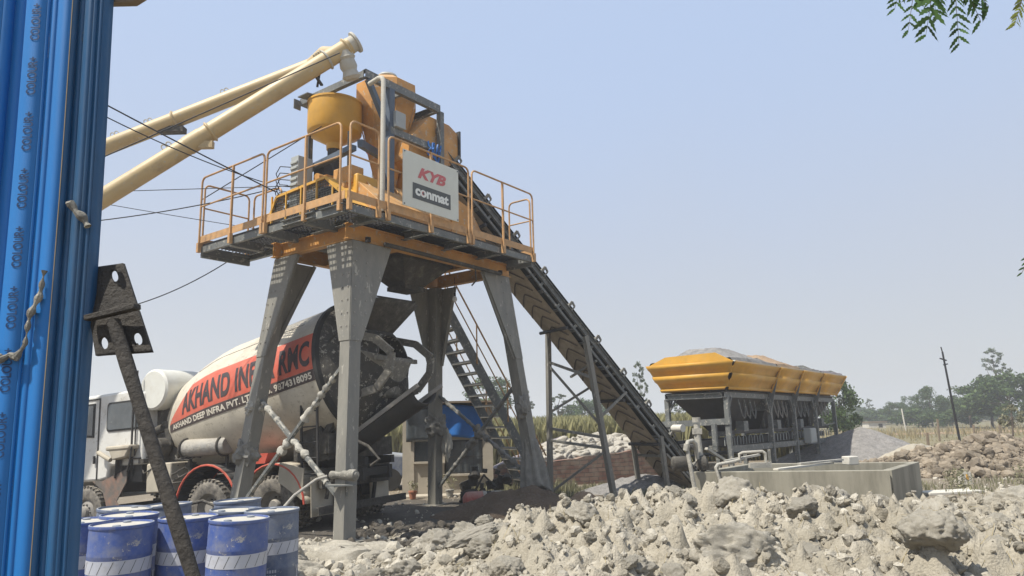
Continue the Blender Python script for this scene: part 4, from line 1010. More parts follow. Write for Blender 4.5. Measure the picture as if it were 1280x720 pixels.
def wheel(x, y, out, dual, lab=None):
    Mx = Matrix.Translation((x, y, .52)) @ Matrix.Rotation(-math.pi/2*out, 4, 'X')   # local z points outward
    wdt = .27
    mb = MB(); mb.lathe([(.27, -wdt/2+.02), (.33, -wdt/2), (.46, -wdt/2), (.505, -wdt/2+.035), (.515, -.04), (.515, .04), (.505, wdt/2-.035), (.46, wdt/2), (.33, wdt/2), (.27, wdt/2-.02)], 40, Mx)
    for i in range(34):
        a = 2*math.pi*i/34
        for s in (-1, 1):
            p = Vector((.522*math.cos(a+s*.04), .522*math.sin(a+s*.04), s*.085)); mb.box((0, 0, 0), (.035, .05, .095), Mx @ Matrix.Translation(p) @ Matrix.Rotation(a, 4, 'Z'))
    ty = tp(mb, 'wheel', [M['tyre']], label=lab)
    mb = MB()
    if dual: pr = [(.27, .10), (.24, -.02), (.19, -.05), (.12, -.05), (.12, .06), (.10, .09), (0, .09)]
    else: pr = [(.27, .11), (.25, .07), (.20, .10), (.13, .12), (.12, .18), (.09, .20), (0, .20)]
    mb.lathe(pr, 28, Mx); rm = tp(mb, 'rim', M['rim'], ty)
    mb = MB()
    for i in range(10):
        a = 2*math.pi*i/10; mb.tube([Mx @ Vector((.16*math.cos(a), .16*math.sin(a), -.05 if dual else .1)), Mx @ Vector((.16*math.cos(a), .16*math.sin(a), -.01 if dual else .14))], .014, 6)
    tp(mb, 'wheel_nuts', M['dark'], ty)
for x in (0, 1.6):
    wheel(x, -.14, 1, True); wheel(x, -.45, 1, True); wheel(x-.15, -2.42, -1, True); wheel(x-.15, -2.11, -1, True)
wheel(5.15, -.14, 1, False, 'pale dusty front wheel'); wheel(5.15, -2.16, -1, False)
def fender(x, a0, a1, r, matn, lip, y0=-.68, y1=.03):
    pts = [(x+r*math.cos(a), .52+r*math.sin(a)) for a in np.linspace(a0, a1, 16)]
    mb = MB()
    for (xa, za), (xb, zb) in zip(pts, pts[1:]):
        mb.add([(xa, y0, za), (xb, y0, zb), (xb, y1, zb), (xa, y1, za)], [(0, 1, 2, 3)], 0, True)
    o = tp(mb, 'fender', M[matn]); md = o.modifiers.new('thick', 'SOLIDIFY'); md.thickness = .015
    mb = MB(); mb.tube([(a, y1, b) for a, b in pts], .022, 6); mb.tube([(a, y0, b) for a, b in pts], .015, 6); tp(mb, 'fender_lip', M[lip], o)
fender(1.6, R(-5), R(178), .80, 'black', 'red'); fender(-.05, R(20), R(178), .74, 'beige', 'red')
fender(1.6, R(-5), R(178), .76, 'dark', 'dark', -2.3, -1.65); fender(0, R(5), R(178), .74, 'dark', 'dark', -2.3, -1.65)
mb = MB(); mb.plate([(-.80, .03, 1.15), (-.25, .03, 1.28), (-.2, .03, .95), (-.75, .03, .62)], .02); tp(mb, 'side_valance', M['beige'])
mb = MB(); mb.plate([(-.9, -.02, 1.0), (-.9, -.62, 1.0), (-.9, -.62, .32), (-.9, -.02, .32)], .012); mb.plate([(-.9, -1.68, 1.15), (-.9, -2.28, 1.15), (-.9, -2.28, .45), (-.9, -1.68, .45)], .012); build_each(mb, 'mud_flap', M['beige'], truck)
mb = MB(); mb.channel((-1.08, .0, .42), (-1.08, -2.62, .42), .05, .13, side=1); tp(mb, 'rear_bumper_bar', M['crust'])
mb = MB(); [mb.bar((-.95, y, .45), (-1.05, y, 1.0), .06, .05) for y in (-.6, -1.7)]; build_each(mb, 'bumper_strut', M['dark'], truck)
# cab
def arcpoly(pts): return pts
mb = MB()
side = [(6.30, .95), (6.34, 1.25), (6.28, 1.95), (6.02, 2.80), (5.88, 2.93), (3.62, 2.95), (3.48, 2.86), (3.45, 1.42), (4.50, 1.42), (4.55, 1.18), (4.78, 1.14), (5.72, 1.14), (5.82, .92)]
Mside = Matrix(((1, 0, 0, 0), (0, 0, 1, 0), (0, 1, 0, 0), (0, 0, 0, 1)))
mb.prism(side, -2.25, -.05, Mside)
cab = tp(mb, 'cab', M['white'], bevel=.05)
def pane(pts, name, matn, par, yo=.0, t=.012):
    mb = MB(); mb.plate([(x, -.05+.010+yo, z) for x, z in pts], t); return tp(mb, name, M[matn], par)
def roundpoly(x0, x1, z0, z1, r=.08, n=4):
    P = []
    for cx_, cz_, a0 in ((x1-r, z1-r, 0), (x0+r, z1-r, 90), (x0+r, z0+r, 180), (x1-r, z0+r, 270)):
        for i in range(n+1): a = R(a0+90*i/n); P.append((cx_+r*math.cos(a), cz_+r*math.sin(a)))
    return P
w1 = pane(roundpoly(3.52, 4.62, 2.13, 2.74), 'window', 'black', cab); pane(roundpoly(3.56, 4.58, 2.17, 2.70), 'pane', 'glass', w1, .012)
w2 = pane([(5.02, 2.04), (5.02, 2.76), (5.86, 2.76), (6.08, 2.30), (6.10, 2.12)], 'window', 'black', cab); pane([(5.06, 2.09), (5.06, 2.72), (5.84, 2.72), (6.03, 2.30), (6.05, 2.16)], 'pane', 'glass', w2, .012)
pane([(4.86, 1.16), (4.86, 2.86), (4.89, 2.86), (4.89, 1.16)], 'door_gap', 'dark', cab, -.001); pane([(4.86, 2.83), (4.86, 2.86), (6.0, 2.86), (6.0, 2.83)], 'door_gap', 'dark', cab, -.001)
mb = MB(); mb.bar((4.95, -.02, 1.50), (4.95, -.02, 1.66), .03, .04); tp(mb, 'door_handle', M['black'], cab)
mb = MB(); mb.b2((5.9, -2.3, .72), (6.42, 0.02, 1.08)); bp_ = tp(mb, 'bumper', M['white'], bevel=.03)
mb = MB(); mb.b2((5.62, -.03, 1.19), (5.86, -.015, 1.25)); tp(mb, 'side_marker', M['amber'], cab)
mb = MB(); mb.plate([(6.36, -2.1, 1.95), (6.36, -.2, 1.95), (6.10, -.2, 2.74), (6.10, -2.1, 2.74)], .012); tp(mb, 'windscreen', M['glass'], cab)
mb = MB(); mb.tube([(5.75, .0, 2.80), (5.80, .12, 2.86), (6.05, .18, 2.80)], .018, 6); mb.box((6.12, .2, 2.62), (.10, .18, .34)); tp(mb, 'wing_mirror', M['black'], cab, .02)
mb = MB(); mb.plate([(4.95, -.02, 1.14), (4.55, -.02, 1.14), (4.05, -.02, .58), (4.42, -.02, .52), (4.62, -.02, .95)], .02); mb.plate([(4.62, -.03, 1.15), (3.9, -.03, 1.35), (3.9, -.03, 1.1), (4.2, -.03, .7)], .02); tp(mb, 'wheel_arch_flap', M['rustfl'])
mb = MB(); mb.tube([(4.70, .06, 1.72), (4.42, .10, 1.62), (4.25, .1, 1.55)], .045, 10); mb.box((3.95, .06, 1.78), (.72, .26, .09)); mb.prism([(4.25, 1.76), (3.62, 1.76), (3.72, 1.58), (4.12, 1.54)], -.05, .17, Mside); ba = tp(mb, 'air_intake_basin', M['beige'], bevel=.03)
mb = MB(); mb.bar((4.1, .03, 1.6), (4.25, -.05, 1.2), .1, .08); mb.bar((3.75, .0, 1.6), (3.85, -.1, 1.15), .04, .04); mb.tube([(3.60, .12, 1.78), (3.58, .16, 1.5), (3.7, .12, 1.3)], .02, 6); mb.box((3.9, -.3, 1.28), (.7, .4, .4)); tp(mb, 'intake_bracket', M['dark'])
# machinery behind the cab
mb = MB(); mb.box((3.18, -.55, 2.0), (.42, .5, .5)); mb.box((3.2, -.9, 1.55), (.6, 1.0, .6)); mb.lathe([(0, 0), (.2, 0), (.2, .25), (.12, .3), (0, .3)], 18, Matrix.Translation((3.2, -.35, 1.72)) @ Matrix.Rotation(-math.pi/2, 4, 'X')); mb.tube([(3.5, -.3, 2.05), (3.2, -.3, 2.12)], .09, 12)
tp(mb, 'hydraulic_pump', M['crust'], bevel=.02)
mb = MB(); mb.b2((2.62, -.5, .85), (3.32, -.02, 1.42)); tp(mb, 'tool_box', M['beige'], bevel=.03)
rr = random.Random(12); mb = MB()
for k in range(9):
    x = rr.uniform(2.5, 4.0); z = rr.uniform(.9, 1.6); mb.tube([(x, -.1, z), (x-.2, .02, z-.15*rr.random()), (x-.45, -.05, z+.12*rr.uniform(-1, 1)), (x-.6, -.2, z)], .016, 6)
for k in range(14): mb.box((rr.uniform(2.3, 3.9), rr.uniform(-.35, -.05), rr.uniform(.7, 1.5)), (rr.uniform(.06, .2), .12, rr.uniform(.05, .16)))
tp(mb, 'pipework', M['crust'])
mb = MB(); mb.bar((3.72, .03, 1.6), (3.72, .03, 3.32), .03, .03); mb.bar((3.62, .03, 1.6), (3.62, .03, 3.32), .02, .02); tp(mb, 'rack_post', M['dark'])
# white water tank lying across the truck
mb = MB(); mb.lathe([(0, 0), (.375, 0), (.42, .04), (.42, 1.9), (.38, 2.0), (0, 2.04)], 36, Matrix.Translation((3.30, -.08, 2.90)) @ Matrix.Rotation(math.pi/2, 4, 'X'))
tp(mb, 'water_tank', M['tank'])
mb = MB(); mb.tube([(4.05, -.1, 3.22), (3.95, -.1, 3.22)], .015, 6); mb.box((4.06, -.1, 3.23), (.12, .05, .04)); mb.bar((3.3, -.4, 2.1), (3.3, -.4, 2.5), .1, .5); mb.bar((3.3, -1.7, 1.6), (3.3, -1.7, 2.5), .1, .1); tp(mb, 'tank_cradle', M['crust'])
mb = MB(); mb.lathe([(0, 0), (.15, 0), (.17, .03), (.17, 1.12), (.15, 1.15), (0, 1.15)], 24, Matrix.Translation((1.18, -.12, 1.66)) @ Matrix.Rotation(math.pi/2, 4, 'Y')); cn = tp(mb, 'crusted_canister', M['silver'])
mb = MB()
for x in (1.3, 2.3): mb.tube([(x, -.12+.19*math.sin(a), 1.66+.19*math.cos(a)) for a in np.linspace(0, 6.28, 16)], .02, 6); mb.bar((x, -.2, 1.2), (x, -.2, 1.5), .05, .05)
build_each(mb, 'strap', M['crust'], cn)
mb = MB(); mb.prism([(.1, 1.28), (.55, 1.28), (.45, 1.46), (.02, 1.46)], -.3, .05, Mside); tp(mb, 'marker_bracket', M['red'])
# drum
DA, DB = Vector((3.48, YC, 2.08)), Vector((-2.04, YC, 3.06)); DX = (DB-DA).normalized(); DU = Vector((0, 1, 0)).cross(DX); DU = DU if DU.z > 0 else -DU
dprof = [(0, .0), (.02, .36), (.08, .58), (.22, .76), (.7, .99), (1.4, 1.18), (1.9, 1.27), (2.2, 1.30), (4.72, 1.30)]
def drad(s): return float(np.interp(s, [p[0] for p in dprof], [p[1] for p in dprof]))
def dpt(s, ph, off=0.): r = drad(s)+off; return DA+DX*s+Vector((0, 1, 0))*(r*math.cos(ph))+DU*(r*math.sin(ph))
DM = Matrix.Identity(4)
for i in range(3): DM[i][0] = (0, 1, 0)[i]; DM[i][1] = DU[i]; DM[i][2] = DX[i]; DM[i][3] = DA[i]
mb = MB(); mb.lathe([(r, s) for s, r in dprof], 72, DM); drum = tp(mb, 'drum', M['drumw'])
mb = MB(); mb.lathe([(1.30, 4.68), (1.335, 4.70), (1.335, 4.78), (1.30, 4.80), (1.27, 4.82)], 72, DM); tp(mb, 'roller_ring', M['black'], drum)
mb = MB(); mb.lathe([(1.28, 4.80), (1.18, 4.98), (.82, 5.2), (.58, 5.42), (.48, 5.5), (.44, 5.5), (.42, 5.3)], 64, DM); tp(mb, 'rear_cone', M['drumrear'], drum)
ra, rb_, ka = R(-2), R(29), R(-11)
def band(a0, a1, s0a, s0b, off, matn, nm):
    mb = MB()
    def fn(u, v):
        a = a0+(a1-a0)*v; s0 = s0a+(s0b-s0a)*v; return dpt(s0+(4.675-s0)*u, a, off)
    mb.grid(fn, 60, 10); return tp(mb, nm, M[matn], drum)
rbnd = band(ra, rb_, .55, 1.45, .006, 'drumr', 'red_band'); kb = band(ka, ra-.002, .50, .55, .006, 'drumk', 'black_band')
kA = 1/1.30
def dmap(off): return lambda x, y: dpt(x, y, off)
tp(text_mapped('AKHAND INFRA RMC', dmap(.012), 1.15, 4.62, R(1.5), R(23), cut=R(3), bold=.035, spacing=1.05), 'lettering', M['ink'], rbnd, label='large black words AKHAND INFRA RMC')
tp(text_mapped('AKHAND DEEP INFRA PVT. LTD.  Mo. 9874318095', dmap(.012), .72, 4.62, R(-9.3), R(-3.8), cut=R(3), bold=.03), 'lettering', M['whiteink'], kb, label='small pale words on the black band')
# thin pinstripe over the red band
mb = MB(); mb.tube([dpt(s, R(46), .003) for s in np.linspace(1.4, 4.3, 20)], .006, 5); tp(mb, 'pinstripe', M['rim'], drum)
# drum pedestals, ladder
mb = MB()
for sy in (-.35, -1.95):
    mb = MB(); mb.prism([(-1.0, 1.25), (-.35, 1.25), (-.55, 2.35), (-.85, 2.35)], sy-.06, sy+.06, Mside); mb.bar((-.7, sy, 1.3), (-1.6, sy, 2.6), .1, .12); tp(mb, 'drum_pedestal', M['crust'])
mb = MB(); mb.box((2.9, YC, 1.6), (.3, 1.2, .9)); tp(mb, 'front_bearing', M['crust']); mb = MB()
mb.bar((-.85, -.3, 1.7), (-.85, -2.0, 1.7), .1, .15); mb.box((-.75, -1.15, 1.45), (.8, 1.9, .35))
tp(mb, 'rear_crossmember', M['crust'])
mb = MB()
for x in (-.72, -1.08): mb.bar((x, .0, .95), (x, .0, 2.75), .035, .035)
ldr = tp(mb, 'ladder', M['dark'])
for i in range(7):
    mb = MB(); mb.tube([(-.72, .0, 1.05+i*.27), (-1.08, .0, 1.05+i*.27)], .013, 6); tp(mb, 'rung', M['dark'], ldr)
mb = MB(); mb.tube([(-.75, .0, 2.7), (-1.2, .0, 3.2), (-1.7, -.1, 3.65)], .022, 6); mb.tube([(-.75, -.5, 2.5), (-1.3, -.4, 3.1), (-1.7, -.3, 3.5)], .022, 6); tp(mb, 'hand_rail', M['dark'])
# charging hopper: open rim trough tipped over the mouth
def hop(name, ring0, ring1, matn, par=None, thick=.02, n=28, arc=(0, 2*math.pi)):
    mb = MB()
    def fn(u, v):
        a = arc[0]+(arc[1]-arc[0])*u
        p0 = Vector(ring0[0])+Vector((math.cos(a)*ring0[1], math.sin(a)*ring0[2], math.cos(a)*ring0[3])); p1 = Vector(ring1[0])+Vector((math.cos(a)*ring1[1], math.sin(a)*ring1[2], math.cos(a)*ring1[3])); return p0.lerp(p1, v)
    mb.grid(fn, n, 6); o = tp(mb, name, M[matn], par); md = o.modifiers.new('thick', 'SOLIDIFY'); md.thickness = thick; return o
hp = hop('charging_hopper', ((-2.05, YC, 4.12), .72, .85, .04), ((-1.85, YC, 3.45), .28, .34, .0), 'crust')
# rim lip reaching out to the rear
mb = MB(); mb.plate([(-2.75, YC-.25, 4.10), (-2.35, YC-.75, 4.20), (-2.35, YC+.75, 4.16)], .02); tp(mb, 'hopper_lip', M['crust'], hp)
mb = MB()   # ring shaped hopper frame arms
for sy in (-.50, -1.80):
    pts = [(-1.35, sy, 3.55), (-1.9, sy, 3.50), (-2.45, sy, 3.35), (-2.8, sy, 3.05), (-2.75, sy, 2.75), (-2.45, sy, 2.45), (-1.9, sy, 2.35)]
    for a, b in zip(pts, pts[1:]): mb.bar(a, b, .06, .14)
mb.bar((-1.4, -.5, 3.5), (-1.4, -1.8, 3.5), .06, .1); mb.bar((-2.45, -.5, 3.0), (-2.45, -1.8, 3.0), .06, .08); mb.bar((-1.3, -.5, 3.5), (-1.15, -.6, 2.2), .1, .08); mb.bar((-1.3, -1.8, 3.5), (-1.15, -1.7, 2.2), .1, .08)
tp(mb, 'hopper_frame', M['caked'])
# collector funnel (curved plates under the mouth) and chute
mb = MB()
def fn(u, v):
    a = R(-100)+R(200)*u; r = .62-.32*v; return (-2.10-r*.85*math.cos(a)*1.0, YC+r*1.15*math.sin(a), 3.18-.88*v-.18*math.cos(a)*(1-v))
mb.grid(fn, 24, 8); o = tp(mb, 'collector_funnel', M['caked']); md = o.modifiers.new('t', 'SOLIDIFY'); md.thickness = .02
mb = MB(); mb.plate([(-1.55, YC+.62, 3.35), (-1.95, YC+.66, 3.0), (-2.3, YC+.5, 2.55), (-1.9, YC+.55, 2.35), (-1.35, YC+.6, 2.9)], .03); mb.plate([(-1.3, YC+.5, 3.2), (-1.5, YC+.55, 2.7), (-1.3, YC+.5, 1.8), (-1.05, YC+.5, 1.8)], .03); tp(mb, 'side_plate', M['crust'])
mb = MB()
ca_, cb_ = Vector((-2.72, YC-.05, 2.56)), Vector((-.95, YC+.42, 1.45))
def fn(u, v):
    p = ca_.lerp(cb_, u); a = R(-85)+R(170)*v; sd = Vector((.2, 1, 0)).normalized(); r = .30-.04*u; return p+sd*(r*math.sin(a))-Vector((0, 0, 1))*(r*math.cos(a)*.85)
mb.grid(fn, 20, 12); ch = tp(mb, 'discharge_chute', M['dark']); md = ch.modifiers.new('t', 'SOLIDIFY'); md.thickness = .02
sd = Vector((.2, 1, 0)).normalized()
for s in (-1, 1):
    mb = MB(); mb.bar(ca_+sd*.31*s+Vector((-.12, 0, .06)), cb_+sd*.27*s, .05, .07); tp(mb, 'chute_edge', M['rim'], ch)
mb = MB(); mb.tube([(-1.25, -.35, 1.75), (-1.9, -.35, 1.45), (-2.15, -.32, 1.22), (-1.98, -.3, 1.12)], .028, 8); tp(mb, 'crank_arm', M['crust'])
mb = MB(); mb.tube([(-1.2, -.4, 1.9), (-1.35, -.35, 1.5), (-1.3, -.3, 1.1), (-1.05, -.3, .8), (-1.0, -.3, .6)], .035, 8); mb.tube([(-1.1, -.4, 1.5), (-1.5, -.3, .95)], .02, 6); mb.box((-1.05, -.35, 1.55), (.3, .4, .35)); mb.box((-1.0, YC, .95), (.08, 2.0, .35)); tp(mb, 'rear_linkage', M['crust'])

for o in list(truck.children):
    if o.name.split('.')[0] in ('charging_hopper', 'hopper_frame', 'collector_funnel', 'side_plate'): o.location.x += .45
ch.location = (.16, 0, -.16)
# ------------------------------------------------------------------ aggregate bins
BA = R(52); BW = frame((5.97, 20.19, 0), BA)
bins = empty('aggregate_bins', BW, 'row of four yellow feed bins on a grey frame, heaped with gravel and sand', 'bin row')
LX = [-.10, 3.39, 5.81, 8.34, 10.96]; BY = 1.80
mb = MB()
for y in (0, BY): mb.channel((-.22, y, 2.40), (11.1, y, 2.34), .08, .15, side=1 if y == 0 else -1)
for x in (-.18, 11.06): mb.channel((x, .08, 2.38), (x, BY-.06, 2.38), .08, .15)
part(mb, 'top_frame', M['steel'], bins)
for x in LX:
    for y in (0, BY):
        mb = MB(); mb.bar((x, y, -.02), (x, y, 2.32), .13, .13); mb.box((x, y, .02), (.26, .26, .03))
        s = 1
        if 0 < x < 10:
            mb.bar((x, y, 1.75), (x-.34, y, 2.32), .08, .06); mb.bar((x, y, 1.75), (x+.34, y, 2.32), .08, .06)
        elif x < 0: mb.bar((x, y, 1.9), (x+.30, y, 2.32), .08, .06)
        if y > 0: mb.bar((x, y, 1.9), (x, y-.3, 2.32), .06, .05)
        part(mb, 'leg', M['steel'], bins)
mb = MB(); mb.channel((-.0, -.02, .90), (11.0, -.02, .82), .06, .17, side=1); mb.channel((-.0, BY, .90), (11.0, BY, .82), .06, .17, side=-1)
mb.bar((LX[-1], 0, .95), (9.6, .9, .6), .1, .1); mb.bar((-.15, -.1, 1.66), (-.15, BY+.4, 1.60), .10, .17); mb.bar((-.5, .25, 1.0), (-.5, .25, 1.6), .12, .12); mb.bar((-.5, .2, .95), (-.5, 1.6, .95), .1, .12); mb.bar((9.5, 0, 1.4), (10.9, 0, 1.45), .05, .04)
part(mb, 'lower_beams', M['steel'], bins)
# flared yellow panels
def B(x, y, z): return Vector((x, y, z))
zb, zt, zp = 2.50, 3.28, 3.53
folds = [(0, .12), (.09, .12), (.15, .0), (.33, .0), (.40, .12), (.57, .12), (.63, .0), (.80, .0), (.86, .08), (1, .08)]
def panel(a0, b0, a1, b1, outw, nm, matn, lab=None):
    # lower edge a0-b0, upper edge a1-b1
    mb = MB(); vs = []
    for f, o in folds: vs += [a0.lerp(a1, f)+outw*o, b0.lerp(b1, f)+outw*o]
    mb.add(vs, [(2*i, 2*i+1, 2*i+3, 2*i+2) for i in range(len(folds)-1)]); o = part(mb, nm, M[matn], bins, label=lab); md = o.modifiers.new('t', 'SOLIDIFY'); md.thickness = .02; return o
y0b, y1b, y0t, y1t = -.06, BY+.06, -.44, BY+.42
xe0b, xe0t, xe1b, xe1t = -.20, -.45, 11.1, 11.45
panel(B(xe0b, y1b, zb), B(xe0b, y0b, zb), B(xe0t, y1t, zt), B(xe0t, y0t, zt), Vector((-1, 0, .3)).normalized(), 'end_panel', 'yellow', 'ridged yellow end panel facing the road')
mb = MB(); mb.plate([B(xe0t, y1t, zt), B(xe0t, y0t, zt), B(xe0t-.0, y0t+.52, zp+.03), B(xe0t, y1t-.62, zp)], .02); part(mb, 'end_panel_top', M['yellow'], bins)
panel(B(xe1b, y0b, zb), B(xe1b, y1b, zb), B(xe1t, y0t, zt), B(xe1t, y1t, zt), Vector((1, 0, .3)).normalized(), 'end_panel', 'orange')
xs_b = [xe0b, 3.39, 5.81, 8.34, xe1b]; xs_t = [xe0t, 3.39, 5.81, 8.34, xe1t]
for i in range(4):
    g_ = .015
    panel(B(xs_b[i]+g_, y0b, zb), B(xs_b[i+1]-g_, y0b, zb), B(xs_t[i]+g_, y0t, zt), B(xs_t[i+1]-g_, y0t, zt), Vector((0, -1, .4)).normalized()*.6, 'side_panel', 'yellow')
    panel(B(xs_b[i+1]-g_, y1b, zb), B(xs_b[i]+g_, y1b, zb), B(xs_t[i+1]-g_, y1t, zt), B(xs_t[i]+g_, y1t, zt), Vector((0, 1, .4)).normalized()*.6, 'side_panel', 'yellow')
    mb = MB(); x_ = xs_b[i+1]; mb.bar(B(x_, y0b-.04, zb), B(xs_t[i+1], y0t-.05, zt), .05, .06, up=(1, 0, 0)); part(mb, 'panel_rib', M['yellow'], bins)
    if i < 3: mb = MB(); mb.plate([B(x_, y0b, 1.95), B(x_, y1b, 1.95), B(x_, y1t, zt), B(x_, y1t-.8, zp+.10), B(x_, y0t+.7, zp+.10), B(x_, y0t, zt)], .03); part(mb, 'divider', M['steel'], bins)
mb = MB(); mb.plate([B(xe1t, y1t, zt), B(xe1t, y0t, zt), B(xe1t-.0, y0t+.5, zp+.02), B(xe1t, y1t-.6, zp)], .02); part(mb, 'end_panel_top', M['steel'], bins)
mb = MB(); mb.bar(B(xe0t, y0t-.01, zt+.012), B(xe1t, y0t-.01, zt+.012), .06, .03); mb.bar(B(xe0t, y1t, zt+.012), B(xe1t, y1t, zt+.012), .06, .03); part(mb, 'rim', M['signw'], bins)
for i in range(4):
    x = (xs_b[i]+xs_b[i+1])/2; lx = xs_b[i+1]-xs_b[i]-.1
    mb = MB(); frus(mb, (x, BY/2, 1.35), (.75, .45, 0), (x, BY/2, 2.50), (lx, BY+.05, 0)); part(mb, 'bin_cone', M['dark'], bins)
    mb = MB(); frus(mb, (x, BY/2, 1.22), (.8, .5, 0), (x, BY/2, 1.36), (.8, .5, 0), cap=True); mb.tube([(x-.5, BY/2-.4, 1.7), (x-.1, BY/2-.3, 1.35)], .06, 8); mb.box((x, -.0+.25, 1.5), (.35, .25, .3)); part(mb, 'bin_gate', M['steel'], bins)
    mb = MB(); rr = random.Random(i)
    for k in range(3):
        xx = x-.5+.45*k; mb.tube([(xx, .12, 2.28), (xx+.05, .05, 1.9-.1*rr.random()), (xx+.3, .08, 1.72), (xx+.5, .12, 1.95), (xx+.45, .15, 2.3)], .02, 6)
    part(mb, 'hose_loops', M['rim' if i % 2 else 'steel'], bins)
    mb = MB()
    for k in range(7):
        xx = xs_b[i]+.25+k*(lx-.2)/7; mb.tube([(xx, .2, .98)]+[(xx+.13*(1-math.cos(a)), .2, 1.12+.12*math.sin(a)) for a in np.linspace(0, math.pi, 7)]+[(xx+.26, .2, .98)], .011, 5)
    build_each(mb, 'conduit_hoop', M['elec'], bins)
mb = MB(); mb.bar((-.9, BY/2, 1.02), (10.9, BY/2, 1.02), .8, .06); mb.bar((-.9, BY/2-.42, 1.06), (10.9, BY/2-.42, 1.06), .05, .18); mb.bar((-.9, BY/2+.42, 1.06), (10.9, BY/2+.42, 1.06), .05, .18); mb.bar((-.3, BY/2, .72), (10.9, BY/2, .72), .7, .03)
mb.bar((.2, .15, 1.35), (10.5, .15, 1.32), .04, .10)
part(mb, 'gathering_conveyor', M['dark'], bins)
mb = MB(); mb.box((6.9, -.16, 1.08), (.72, .22, .50)); mb.box((6.9, -.28, 1.08), (.66, .012, .44)); part(mb, 'control_box', M['elec'], bins, bevel=.01)
def heapin(x0, x1, zpk, matn, label, seed, pk=.5):
    mb = MB()
    def fn(u, v):
        x = x0+(x1-x0)*u; y = -.40+(BY+.78)*v; k = 1-abs(v-.5)*2; kx = u/pk if u < pk else (1-u)/(1-pk)
        z = 3.40-.12*(v < .01 or v > .99)+(zpk-3.40)*min(1, k*1.5)*min(1, kx*1.5)+.03*fbm(x*2, y*2, seed, 4, 3)
        return (x, y, z)
    mb.grid(fn, 40, 36); return solo(mb, 'bin_load', M[matn], label, 'heap', 'loads heaped in the yellow bins', BW)
heapin(-.42, 3.36, 3.80, 'gravel', 'grey gravel heaped high in the nearest yellow bin', 1, .38); heapin(3.42, 5.78, 3.78, 'sand', 'reddish sand heaped in the second yellow bin', 2, .35)
heapin(5.84, 8.3, 3.50, 'gravel', 'grey grit filling the third yellow bin to the rim', 3); heapin(8.38, 11.4, 3.42, 'gravelp', 'mauve grit filling the farthest yellow bin', 4)

# ------------------------------------------------------------------ concrete water tank with pump
tz = .70
def atz(px, py, z):
    a = px-640; b = py-360; cr, sr = math.cos(ROLL), math.sin(ROLL); u = a*cr-b*sr; v = a*sr+b*cr; c, s = math.cos(PITCH), math.sin(PITCH)
    d = Vector((u, 888*c+v*s, 888*s-v*c)); return Vector((0, 0, CAM_H))+d*((z-CAM_H)/d.z)
K1, K2, K3 = atz(866, 590, tz), atz(1112, 588, tz), atz(1149, 577, tz); K4 = K1+(K3-K2)
tk = empty('water_basin', Matrix.Translation((K1.x, K1.y, 0)), 'low grey cast concrete water basin with open top in front of the yellow bins', 'basin')
def wallseg(mb, a, b, t, z0, z1, inward):
    a = Vector((a.x, a.y, 0)); b = Vector((b.x, b.y, 0)); d = (b-a).normalized(); n = Vector((-d.y, d.x, 0))*inward*t
    vs = [a, b, b+n, a+n]; o = Vector((K1.x, K1.y, 0)); vs = [v-o+Vector((0, 0, z0)) for v in vs]+[v-o+Vector((0, 0, z1)) for v in vs]
    mb.add(vs, [(3, 2, 1, 0), (4, 5, 6, 7), (0, 1, 5, 4), (1, 2, 6, 5), (2, 3, 7, 6), (3, 0, 4, 7)])
mb = MB(); wallseg(mb, K1, K2, .16, -.1, tz, 1); part(mb, 'front_wall', M['concrete'], tk, bevel=.012)
mb = MB(); wallseg(mb, K2+(K3-K2).normalized()*.165, K3, .16, -.1, tz-.003, 1); part(mb, 'end_wall', M['concrete'], tk, bevel=.012)
mb = MB(); wallseg(mb, K4, K3-(K3-K4).normalized()*.165, .16, -.1, tz-.002, -1); part(mb, 'back_wall', M['concrete'], tk, bevel=.012)
mb = MB(); wallseg(mb, K1+(K4-K1).normalized()*.165, K4-(K4-K1).normalized()*.165, .16, -.1, tz-.004, -1); part(mb, 'end_wall', M['concrete'], tk, bevel=.012)
o_ = Vector((K1.x, K1.y, 0)); mb = MB(); mb.add([Vector((p.x, p.y, .35))-o_ for p in (K1, K2, K3, K4)], [(0, 1, 2, 3)]); part(mb, 'water_surface', M['water'], tk)
# wooden planks and block across the basin
ex = (K2-K1).normalized(); ey = (K4-K1).normalized()
def kp_(a, b, z): p = K1+ex*a+ey*b; return Vector((p.x, p.y, z))
mb = MB(); mb.bar(kp_(1.55, .10, tz+.03), kp_(2.15, 1.7, tz+.06), .12, .035); solo(mb, 'plank', M['pale'], 'pale plank slanting across the concrete basin', 'plank', 'planks lying on the concrete basin', None)
mb = MB(); mb.bar(kp_(1.75, .9, tz+.09), kp_(2.35, 1.75, tz+.12), .10, .035); solo(mb, 'plank', M['cloth'], 'narrower plank resting on the other plank over the basin', 'plank', 'planks lying on the concrete basin', None)
mb = MB(); mb.box((0, 0, .09), (.26, .22, .18), rz=.3); solo(mb, 'concrete_block', M['pale'], 'pale concrete block standing on the back wall of the basin', 'block', None, Matrix.Translation(kp_(2.45, 2.0, tz)), .02)
